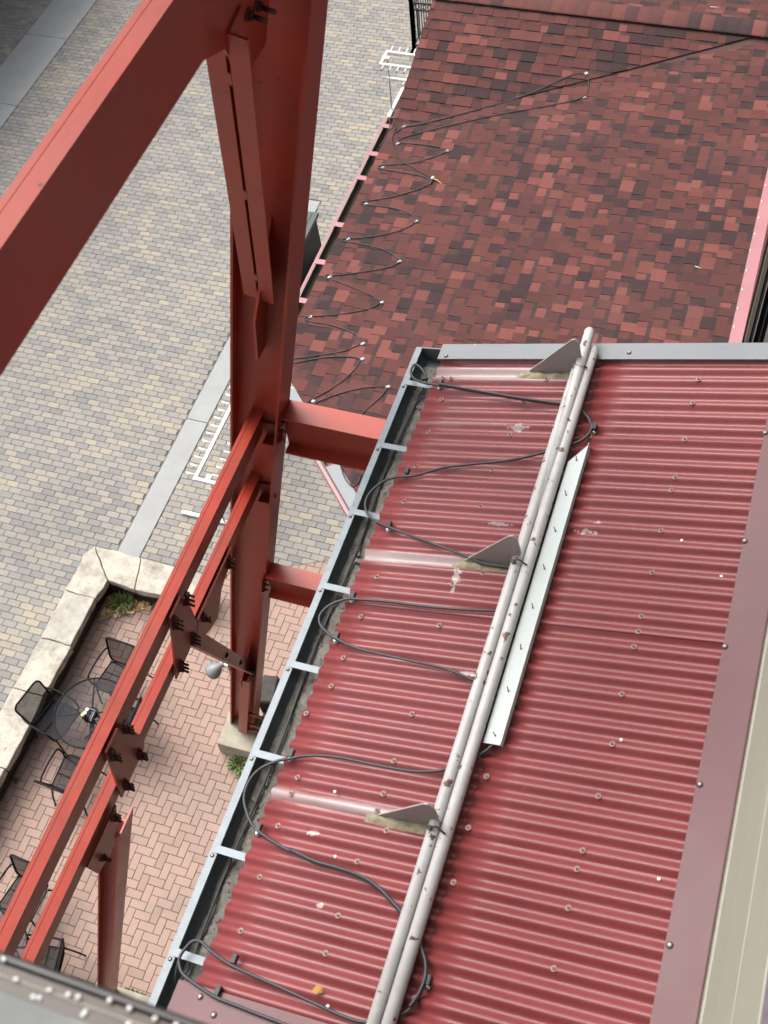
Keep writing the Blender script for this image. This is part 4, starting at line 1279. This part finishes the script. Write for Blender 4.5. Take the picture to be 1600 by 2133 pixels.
for k in (0.46, 0.72):
    p = on_plane(2.72, 7.02).lerp(Vector((xc(2.45) + .02, 4.47, 2.45)), k)
    hexbolt('bolt', kb, p + nn * 0.02 - mm * 0.06, nn, 0.02, 0.014, 0.004)
gw = MB(); z0 = 2.95
gw.prism([web_at(xc(3.6) - .012, 3.55) + Vector((.02, 0, 0)), web_at(xc(2.2), 2.2), web_at(xc(2.2), 2.2) + Vector((0, -0.16, 0)), web_at(xc(2.7), 2.7) + Vector((0, -0.22, 0))], BN * 0.014)
gw.build('gusset_plate', 'steel', trestle)
# double-angle brace at the top of the column
vb, nn, mm, d = double_angle(on_plane(2.93, 11.38), on_plane(3.585, 9.40), 0.080, 'top_brace', 'double-angle brace in front of the column top', Vector((0, -1, 0.2)), gap=0.014)
gt = gusset([(2.62, 12.6), (3.34, 12.6), (3.34, 11.05), (3.12, 11.05), (2.93, 11.32), (2.66, 11.45)], -0.006, label='large plate joining the top beam to the column')
for (y, z) in ((2.95, 11.52), (3.02, 11.62), (3.09, 11.72), (3.12, 11.32), (3.20, 11.3)):
    hexbolt('bolt', gt, on_plane(y, z, .006), BN, 0.018, 0.022, 0.05)
gx = MB()
gx.prism([web_at(xc(9.95), 9.95), web_at(xc(8.85), 8.85), web_at(xc(8.85), 8.85) + Vector((0, -0.10, 0)), web_at(xc(9.3), 9.3) + Vector((0, -0.17, 0))], BN * 0.014)
gx.build('gusset_plate', 'steel', trestle)
# clip angles where the beams land on the web
for (z, x) in ((7.98, -2.53), (7.12, -2.76)):
    m = MB(); m.box((x - 0.01, web_at(x, z).y - 0.085, z - 0.10), (x + 0.075, web_at(x, z).y - 0.004, z - 0.088)); m.box((x - .01, web_at(x, z).y - .02, z - .10), (x + .10, web_at(x, z).y - .006, z + .04))
    m.build('clip_angle', 'steel', trestle)

# ties from the column to the building
def tie(z, y, x1, h, name, label):
    c = col_c(z - 0.1)
    x0 = c.x + 0.158
    m = MB()
    bf, tf = 0.150, 0.012
    zt = z
    m.box((x0 + .012, y - bf / 2, zt - tf), (x1, y + bf / 2, zt))
    m.box((x0 + .012 - .02, y - bf / 2, zt - h), (x1, y + bf / 2, zt - h + tf))
    m.box((x0 + .012 - .02, y - 0.004, zt - h + tf - .001), (x1, y + 0.004, zt - tf + .001))
    o = m.build(name, 'steel', trestle, label=label)
    e = MB(); e.hexa([(x0 - .085, y - .1, zt - h - .04), (x0 - .072, y - .1, zt - h - .04), (x0 - .072, y + .1, zt - h - .04), (x0 - .085, y + .1, zt - h - .04),
                      (x0 + .004, y - .1, zt + .02), (x0 + .017, y - .1, zt + .02), (x0 + .017, y + .1, zt + .02), (x0 + .004, y + .1, zt + .02)])
    e.build('end_plate', 'steel', o)
    for k in range(3):
        for yy in (-.05,):
            zz = zt - 0.08 - k * 0.09
            xx = x0 + 0.012 - (zt - zz) * 0.245
            hexbolt('bolt', o, (xx, y + yy, zz), (1, 0, 0.2), 0.019, 0.022, 0.028, 'tie')
    return o
tie(8.165, 3.85, -1.22, 0.355, 'tie_beam', 'higher tie beam running under the gutter')
tie(5.66, 4.07, -1.22, 0.330, 'tie_beam', 'lower tie beam running under the gutter')

# second leg (post) below the lower beam
pa, pb = Vector((-4.80, 1.30, 0.30)), Vector((-2.945, 1.66, 6.56))
m = MB(); ibeam(m, pa, pb, 0.150, 0.200, 0.012, 0.008, EX, EY)
post = m.build('post', 'steel', trestle, label='dark lower post standing on the near pier')
g3 = gusset([(1.22, 7.12), (1.60, 7.12), (1.58, 6.55), (1.45, 6.50), (1.30, 6.62)], PO + .001, label='plate joining the post to the lower beam')
bolts(g3, 1.36, 6.78, PO + .013, 2, 0.02, -0.05)
bolts(g3, 1.54, 7.16, PO + .013, 3, 0.0, -0.06)
# clamped channel and tie bolts at the column foot
c0 = col_c(0.36); c1 = col_c(2.7)
m = MB()
off = Vector((0.045, -0.175, 0))
for a0, a1, b0, b1 in ((-0.055, 0.055, -0.012, 0.0), (-0.055, -0.045, 0.0, 0.07), (0.045, 0.055, 0.0, 0.07)):
    A, B = c0 + off, c1 + off
    m.hexa([A + EX * a0 + EY * b0, A + EX * a1 + EY * b0, A + EX * a1 + EY * b1, A + EX * a0 + EY * b1,
            B + EX * a0 + EY * b0, B + EX * a1 + EY * b0, B + EX * a1 + EY * b1, B + EX * a0 + EY * b1])
foot = m.build('foot_channel', 'steel', trestle, label='short channel clamped to the column foot')
for z in (1.25, 0.74, 0.48):
    p = col_c(z) + off + Vector((0.0, 0.03, 0))
    q = MB(); q.cyl(p, p + Vector((0.30, -0.015, 0)), 0.020, 8); q.cyl(p - Vector((.06, 0, 0)), p - Vector((.02, 0, 0)), 0.035, 6)
    q.cyl(p + Vector((.285, -.014, 0)), p + Vector((.325, -.016, 0)), 0.034, 6); q.build('tie_bolt', 'tie', foot)
# bolts on the near pier
for (x, y) in ((-4.36, 1.16), (-4.27, 1.10), (-4.22, 1.08), (-4.42, 1.04)):
    hexbolt('bolt', post, (x, y, 0.30), (0, 0, 1), 0.028, 0.05, 0.04, 'tie')

# weathered block beside the column foot
blk = thing('timber_block', 'charred timber block standing against the foot of the big red column', 'block', (-4.34, 5.12, 0.30))
m = MB(); m.obox((-4.33, 5.08, 0.47), (0.10, 0.02, 0), (-0.03, 0.18, 0), (0, 0, 0.17)); m.bevel(0.02)
m.build('timber', 'timber', blk)

# floodlight on the left flange
fl = thing('floodlight', 'grey floodlight bracketed to the left flange of the red column', 'light', (-4.08, 4.36, 2.78))
m = MB(); m.box((-4.115, 4.33, 2.70), (-4.085, 4.40, 2.86)); m.box((-4.16, 4.345, 2.74), (-4.11, 4.385, 2.82)); m.build('bracket', 'plastic', fl)
m = MB()
ax = Vector((-0.62, -0.25, -0.75)).normalized()
m.lathe(Vector((-4.165, 4.36, 2.80)), [(0.025, -0.03), (0.034, 0.0), (0.034, 0.07), (0.055, 0.10), (0.085, 0.17), (0.09, 0.20), (0.075, 0.205)], 18, 0, ax)
m.build('lamp_head', 'lamp_grey', fl)
# ---------------------------------------------------------------- patio furniture
def rrect(w0, w1, y0, z0, y1, z1, r=0.06, n=4):
    """rounded trapezoid outline from (w0,y0,z0) at the bottom to (w1,y1,z1) at the top"""
    pts = []
    H = math.hypot(y1 - y0, z1 - z0)
    def at(x, s):
        k = s / H
        return Vector((x, y0 + (y1 - y0) * k, z0 + (z1 - z0) * k))
    for cx, cy, a0 in ((w1 - r, H - r, 0), (-(w1 - r), H - r, 90), (-(w0 - r), r, 180), (w0 - r, r, 270)):
        for i in range(n + 1):
            a = math.radians(a0 + 90 * i / n)
            pts.append(at(cx + r * math.cos(a), cy + r * math.sin(a)))
    return pts

def make_chair(loc, label):
    t = thing('patio_chair', label, 'chair', (0, 0, 0), 'black mesh patio chairs')
    out = rrect(0.215, 0.225, 0.17, 0.44, 0.285, 0.86, 0.07)
    m = MB(); m.tube(out, 0.0125, 8, closed=True); m.build('back_frame', 'mesh_arm', t)
    m = MB()
    m.bm.faces.new([m.bm.verts.new(p + Vector((0, 0.0, 0))) for p in out]); m.build('backrest', 'wire', t)
    seat = rrect(0.225, 0.205, -0.25, 0.445, 0.18, 0.42, 0.07)
    m = MB(); c = Vector((0, -0.03, 0.405)); n = len(seat)
    cv = m.bm.verts.new(c); rim = [m.bm.verts.new(p) for p in seat]; mid = [m.bm.verts.new(p.lerp(c, 0.4) + Vector((0, 0, -0.008))) for p in seat]
    for i in range(n):
        j = (i + 1) % n
        m.bm.faces.new([rim[i], rim[j], mid[j], mid[i]]).smooth = True
        m.bm.faces.new([mid[i], mid[j], cv]).smooth = True
    m.build('seat', 'wire', t)
    m = MB(); m.tube(seat, 0.009, 8, closed=True); m.tube([(-.21, .0, .43), (.21, .0, .43)], .007, 6); m.build('seat_frame', 'mesh_arm', t)
    for s in (-1, 1):
        m = MB(); m.tube(catmull([(s * .22, .235, .66), (s * .245, .17, .668), (s * .262, .0, .668), (s * .262, -.16, .66), (s * .258, -.215, .63), (s * .245, -.225, .50), (s * .225, -.20, .44)], 4), 0.0125, 8); m.build('arm', 'mesh_arm', t)
        m = MB(); m.tube(catmull([(s * .215, -.20, .44), (s * .235, -.24, .22), (s * .245, -.265, .0)], 3), 0.0105, 8); m.build('leg', 'mesh_arm', t)
        m = MB(); m.tube(catmull([(s * .21, .15, .43), (s * .225, .22, .22), (s * .235, .275, .0)], 3), 0.0105, 8); m.build('leg', 'mesh_arm', t)
    return t
ch0 = make_chair(None, 'black mesh chair at the left of the round table, its back over the stone wall')
spots = [((-6.83, 4.04), 78, None),
         ((-6.29, 4.79), -4, 'black mesh chair behind the round table, between the table and the planted corner'),
         ((-6.25, 3.40), 176, 'black mesh chair at the near side of the round table, seen from behind'),
         ((-5.985, 4.24), -88, 'black mesh chair right of the round table, mostly hidden under the paired red beams'),
         ((-6.14, 1.98), -5, 'black mesh chair at the lower left edge of the picture, left of the paired beams'),
         ((-5.56, 1.36), -78, 'black mesh chair beside the near stone pier, cut by the dark ledge at the bottom')]
for i, ((x, y), a, lb) in enumerate(spots):
    o = ch0 if i == 0 else copy_tree(ch0)
    o.location = (x, y, 0.0)
    o.rotation_euler = (0, 0, math.radians(a))
    if lb: o['label'] = lb

def make_table(label):
    t = thing('patio_table', label, 'table', (0, 0, 0), 'round black mesh patio tables')
    R, z = 0.46, 0.72
    m = MB(); m.bm.faces.new([m.bm.verts.new((R * math.cos(2 * PI * k / 40), R * math.sin(2 * PI * k / 40), z)) for k in range(40)]); m.build('tabletop', 'wire_top', t)
    m = MB(); m.tube([(R * math.cos(2 * PI * k / 40), R * math.sin(2 * PI * k / 40), z) for k in range(40)], 0.011, 8, closed=True); m.build('rim', 'mesh_arm', t)
    for k in range(4):
        a = math.radians(22 + 90 * k); c, s = math.cos(a), math.sin(a)
        m = MB(); m.tube([(c * .06, s * .06, z - .02), (c * (R - .01), s * (R - .01), z - .015)], 0.011, 6); m.build('spoke', 'mesh_arm', t)
        m = MB(); m.tube(catmull([(c * .05, s * .05, z - .02), (c * .07, s * .07, .40), (c * .16, s * .16, .15), (c * .30, s * .30, .0)], 4), 0.012, 8); m.build('leg', 'mesh_arm', t)
    m = MB(); m.tube([(.18 * math.cos(2 * PI * k / 24), .18 * math.sin(2 * PI * k / 24), .16) for k in range(24)], 0.008, 6, closed=True); m.build('brace_ring', 'mesh_arm', t)
    m = MB(); m.lathe((0, 0, z - .03), [(.085, 0), (.085, .012)], 20); m.build('hub', 'mesh_arm', t)
    return t
wt = M['wire'].copy(); wt.name = 'wire_mesh_top'; wt.node_tree.nodes['Principled BSDF'].inputs['Alpha'].default_value = 0.55
wt.node_tree.nodes['Principled BSDF'].inputs['Base Color'].default_value = (0.022, 0.023, 0.028, 1)
M['wire_top'] = wt
tb = make_table('round black mesh table with condiments, left of the paired red beams')
tb.location = (-6.27, 4.15, 0)
t2 = copy_tree(tb); t2.location = (-6.15, 1.28, 0); t2['label'] = 'second round black table at the lower left edge, almost hidden under the paired beams'

cd = thing('condiment_caddy', 'small pale caddy with two white-capped shakers on the round mesh table', 'caddy', (-6.26, 4.12, .73))
m = MB(); m.box((-6.32, 4.04, .731), (-6.20, 4.17, .737)); m.box((-6.32, 4.04, .737), (-6.315, 4.17, .79)); m.box((-6.205, 4.04, .737), (-6.20, 4.17, .79)); m.box((-6.32, 4.165, .737), (-6.2, 4.17, .79)); m.build('tray', 'galv', cd)
for (x, y) in ((-6.285, 4.135), (-6.29, 4.085)):
    m = MB(); m.lathe((x, y, .738), [(.022, 0), (.022, .06), (.019, .075)], 14); s = m.build('shaker', 'pipe', cd)
    m = MB(); m.lathe((x, y, .813), [(.024, 0), (.024, .02), (.016, .028)], 14); m.build('lid', 'plastic', s)
bt = thing('sauce_bottle', 'dark sauce bottle with a lime green cap on the round mesh table', 'bottle', (-6.27, 4.035, .73))
m = MB(); m.lathe((-6.27, 4.035, .731), [(.027, 0), (.028, .02), (.028, .12), (.020, .15)], 16); m.build('bottle_body', 'black', bt)
m = MB(); m.lathe((-6.27, 4.035, .881), [(.024, 0), (.023, .03), (.02, .034)], 16); m.build('cap', 'lime', bt)

# ---------------------------------------------------------------- white ski racks on the plaza
def ski_rack(org, ax, ay, length, label, both=True):
    """org = foot of the end post; ax runs along the rack, ay across it"""
    org, ax, ay = Vector(org), Vector(ax), Vector(ay)
    t = thing('ski_rack', label, 'ski rack', org)
    def P(a, b, z): return org + ax * a + ay * b + Vector((0, 0, z))
    def bar(m, p, q, w, h):
        d = (q - p); l = d.length; d.normalize(); s = d.cross(Vector((0, 0, 1))).normalized(); u = s.cross(d)
        m.obox((p + q) / 2, d * (l / 2), s * (w / 2), u * (h / 2))
    for s in (-1, 1):
        m = MB(); bar(m, P(-.06, s * .175, 1.10), P(length, s * .175, 1.10), .045, .045); r = m.build('rail', 'white', t)
        for k in range(int(length / 0.138)):
            a = 0.0 + k * 0.138
            m = MB(); m.cyl(P(a, s * .19, 1.10), P(a, s * .335, 1.115), .0135, 8); m.cyl(P(a, s * .335, 1.115), P(a, s * .342, 1.115), .0137, 8, 1); m.build('peg', ['white', 'black'], r)
    m = MB(); bar(m, P(-.06, -.20, 1.10), P(-.06, .20, 1.10), .046, .046); m.build('end_bar', 'white', t)
    m = MB(); bar(m, P(-.03, 0, .70), P(length, 0, .70), .05, .05); r = m.build('rail', 'white', t)
    for k in range(int(length / 0.138)):
        for s in (-1, 1):
            a = .30 + k * 0.138
            if a > length: continue
            m = MB(); m.cyl(P(a, s * .02, .70), P(a, s * .17, .715), .0135, 8); m.cyl(P(a, s * .17, .715), P(a, s * .177, .715), .0137, 8, 1); m.build('peg', ['white', 'black'], r)
    for a in (0.0, length - .1):
        m = MB(); m.tube([P(a, 0, .03), P(a, 0, 1.12)], .014, 8); m.build('post', 'pipe', t)
        m = MB(); m.obox(P(a, 0, 1.11), ax * .045, ay * .035, (0, 0, .02)); m.build('post_cap', 'white', t)
        m = MB(); bar(m, P(a, -.66, .03), P(a, .66, .03), .055, .05); m.build('foot', 'white', t)
    return t
ski_rack((-6.55, 16.60, 0.004), (1, 0, 0), (0, 1, 0), 2.6, 'white steel ski rack by the black iron fence, partly under the shingle roof edge')
ski_rack((-6.06, 7.53, 0.004), (0, 1, 0), (1, 0, 0), 2.6, 'white steel ski rack behind the big red column, beside the narrow concrete strip')

# ---------------------------------------------------------------- black iron fence
fn = thing('iron_fence', 'black wrought iron fence with thin bars and a ring band beside the shingle roof', 'fence', (-6.69, 18.38, 0))
def fence_run(p, q):
    p, q = Vector(p), Vector(q); d = q - p; L = d.length; d.normalize(); s = Vector((-d.y, d.x, 0))
    for z in (1.02, .88, .14):
        m = MB(); m.obox((p + q) / 2 + Vector((0, 0, z)), d * (L / 2), s * .014, (0, 0, .014)); m.build('rail', 'black', fn)
    n = int(L / .115)
    for k in range(1, n):
        c = p + d * (k * L / n)
        m = MB(); m.obox(c + Vector((0, 0, .51)), d * .008, s * .008, (0, 0, .37)); m.build('bar', 'black', fn)
        m = MB(); m.tube([c + d * (.045 * math.cos(2 * PI * i / 14)) + Vector((0, 0, .95 + .045 * math.sin(2 * PI * i / 14))) for i in range(14)], .006, 5, closed=True); m.build('ring', 'black', fn)
    k = 2.0
    for c in ((p, q) if L < 3 else (p, p.lerp(q, .5), q)):
        m = MB(); m.box((c.x - .032, c.y - .032, 0), (c.x + .032, c.y + .032, 1.08)); m.box((c.x - .042, c.y - .042, 1.08), (c.x + .042, c.y + .042, 1.10)); m.box((c.x - .07, c.y - .07, 0), (c.x + .07, c.y + .07, .015)); m.build('fence_post', 'black', fn)
fence_run((-6.69, 18.38, 0), (-6.55, 21.3, 0))
fence_run((-6.69, 18.38, 0), (-4.6, 18.42, 0))
kb_ = MB().box((-6.5, 18.6, 0.0), (-4.3, 21.0, 0.10)); tag(kb_.build('raised_pad', 'concrete'), kind='structure')

# ---------------------------------------------------------------- dark green cabinet and the things beside it
cb = thing('utility_cabinet', 'dark green metal utility cabinet with an overhanging lid beside the big red column', 'cabinet', (-6.9, 12.28, 0))
m = MB(); m.hexa([(-7.26, 11.72, .12), (-6.52, 11.72, .12), (-6.52, 12.86, .12), (-7.26, 12.86, .12), (-7.24, 11.74, .84), (-6.53, 11.74, .84), (-6.53, 12.84, .84), (-7.24, 12.84, .84)]); m.build('cabinet_body', 'green_dark', cb)
m = MB(); m.box((-7.30, 11.66, 0), (-6.47, 12.90, .13)); m.bevel(.015); m.build('plinth', 'green_dark', cb)
m = MB(); m.box((-7.29, 11.68, .845), (-6.485, 12.90, .90)); m.bevel(.012); m.build('lid', 'green_lid', cb)
m = MB(); m.box((-6.60, 11.72, .901), (-6.585, 12.86, .906)); m.build('lid_seam', 'black', cb)
pd = MB(); pd.box((-7.35, 10.85, 0.0), (-6.28, 11.64, .035)); pd.bevel(.01); tag(pd.build('concrete_pad', 'concrete'), kind='structure')

# ---------------------------------------------------------------- near ledge at the lower left
lg = thing('metal_ledge', 'near weathered grey metal ledge with brown edge and pale screws across the lower left corner', 'ledge', (-0.5, 0.0, 12.2))
m = MB(); m.box((-1.2, .129, 12.14), (.38, .141, 12.199)); m.bevel(.004); m.build('rim_strip', 'rim', lg)
m = MB(); m.hexa([(-1.2, .104, 12.15), (.38, .104, 12.15), (.38, .129, 12.15), (-1.2, .129, 12.15), (-1.2, .104, 12.201), (.38, .098, 12.201), (.38, .1285, 12.196), (-1.2, .1285, 12.196)]); m.build('edge_board', 'rim_brown', lg)
m = MB(); m.hexa([(-1.2, -.9, 12.15), (.38, -.9, 12.15), (.38, .097, 12.15), (-1.2, .1035, 12.15), (-1.2, -.9, 12.24), (.38, -.9, 12.24), (.38, .097, 12.206), (-1.2, .1035, 12.206)]); m.build('ledge_panel', 'ledge_top', lg)
m = MB(); m.box((-1.2, .1165, 12.197), (.38, .1178, 12.2005)); m.build('bead', 'cream', lg)
rr = random.Random(4)
for (x, y) in [(-.625, .133), (-.60, .118), (-.565, .108), (-.572, .107), (-.558, .119), (-.535, .121), (-.523, .1225), (-.508, .111), (-.509, .107), (-.487, .130), (-.462, .129), (-.456, .114), (-.447, .107), (-.437, .114), (-.43, .128), (-.405, .129), (-.68, .12), (-.72, .131)]:
    m = MB(); m.lathe((x, y, 12.199), [(.0029, 0), (.0028, .003), (.0015, .004)], 8); m.build('screw', 'plastic', lg)

# ---------------------------------------------------------------- weeds, moss and leaf litter
def weed(name, c, r, n, label, cat='weed', hmax=0.10):
    rnd = random.Random(len(label))
    t = thing(name, label, cat, c)
    c = Vector(c)
    m = MB()
    for k in range(n):
        a = rnd.uniform(0, 2 * PI); q = r * math.sqrt(rnd.random()); b = c + Vector((q * math.cos(a) * .4, q * math.sin(a) * .4, 0.0))
        tip = c + Vector((q * math.cos(a) * 1.2, q * math.sin(a) * 1.2, rnd.uniform(.03, hmax)))
        s = (tip - b).cross(Vector((0, 0, 1))).normalized() * rnd.uniform(.005, .012)
        mid = b.lerp(tip, .55) + Vector((0, 0, .025))
        v = [m.bm.verts.new(p) for p in (b, mid + s, tip - Vector((0, 0, .01)), mid - s)]
        m.bm.faces.new(v)
    m.build('leaves', 'leaf', t, kind='stuff')
    m = MB()
    for k in range(5):
        a = 2 * PI * k / 5
        m.tube([c, c + Vector((r * .4 * math.cos(a), r * .4 * math.sin(a), .05))], .003, 5)
    m.build('stem', 'leaf', t)
weed('weed_tuft', (-4.50, 4.27, 0), .16, 130, 'green weed tuft growing out of the bricks at the foot of the stone pier', hmax=.14)
weed('weed_tuft', (-6.90, 5.93, .02), .17, 150, 'green weed tuft in the corner of the low stone wall among dry leaves', hmax=.16)
weed('weed_tuft', (-6.42, 5.97, .0), .06, 30, 'tiny weed at the base of the stone wall by the paired beams', hmax=.05)
weed('weed_tuft', (-7.12, 3.28, .0), .05, 26, 'tiny weed at the foot of the stone wall at the left edge', hmax=.05)
weed('weed_tuft', (-7.12, 4.5, .0), .05, 22, 'tiny weed at the foot of the stone wall behind the left chair', hmax=.05)
def scatter(name, mat, n, fn, size, seed):
    rnd = random.Random(seed); m = MB()
    for k in range(n):
        x, y, z = fn(rnd); a = rnd.uniform(0, 2 * PI); s = size * rnd.uniform(.5, 1.3)
        u = Vector((math.cos(a), math.sin(a), rnd.uniform(-.25, .25))) * s; v = Vector((-math.sin(a), math.cos(a), rnd.uniform(-.25, .25))) * s * .6
        p = Vector((x, y, z))
        c = [p - u, p - u * .2 + v, p + u, p - u * .2 - v]
        m.bm.faces.new([m.bm.verts.new(q) for q in c])
    return tag(m.build(name, mat), kind='stuff')
def corner(rnd):
    while True:
        x, y = rnd.uniform(-7.14, -6.5), rnd.uniform(5.5, 6.05)
        if (x + 7.14) * 0.55 + (6.05 - y) < 0.42: return (x, y, .012 + rnd.uniform(0, .02))
scatter('leaf_litter', 'litter', 230, corner, .036, 3)
scatter('rust_litter', 'rust_litter', 170, lambda r: (r.uniform(-4.36, -4.12), r.uniform(4.55, 4.98), .315 + r.uniform(0, .03)), .022, 5)
scatter('ground_specks', 'screw_dark', 60, lambda r: (r.uniform(-14, -5), r.uniform(6.6, 18), .008), .014, 8)
scatter('moss', 'moss', 260, lambda r: (-4.5 + r.uniform(-.25, .45), 1.455 + r.gauss(0, .012), .006), .012, 6)
scatter('wall_moss', 'moss', 420, lambda r: (-7.187 + abs(r.gauss(0, .012)), r.uniform(2.6, 6.0), .004 + r.uniform(0, .006)), .006, 12)

# ---------------------------------------------------------------- unseen building and roof slab, added to shade the paving beyond the strip
nb = thing('unseen_shade_building', 'unseen building with a roof slab added to shade paving beyond the wide concrete strip', 'building', (-18, 18, 0))
m = MB(); m.box((-24, 10, 0), (-17.0, 30, 7)); m.build('wall', 'wall_low', nb)
m = MB(); m.box((-17.0, 13, 3.0), (-14.75, 28, 3.2)); m.build('shade_canopy', 'wall', nb)
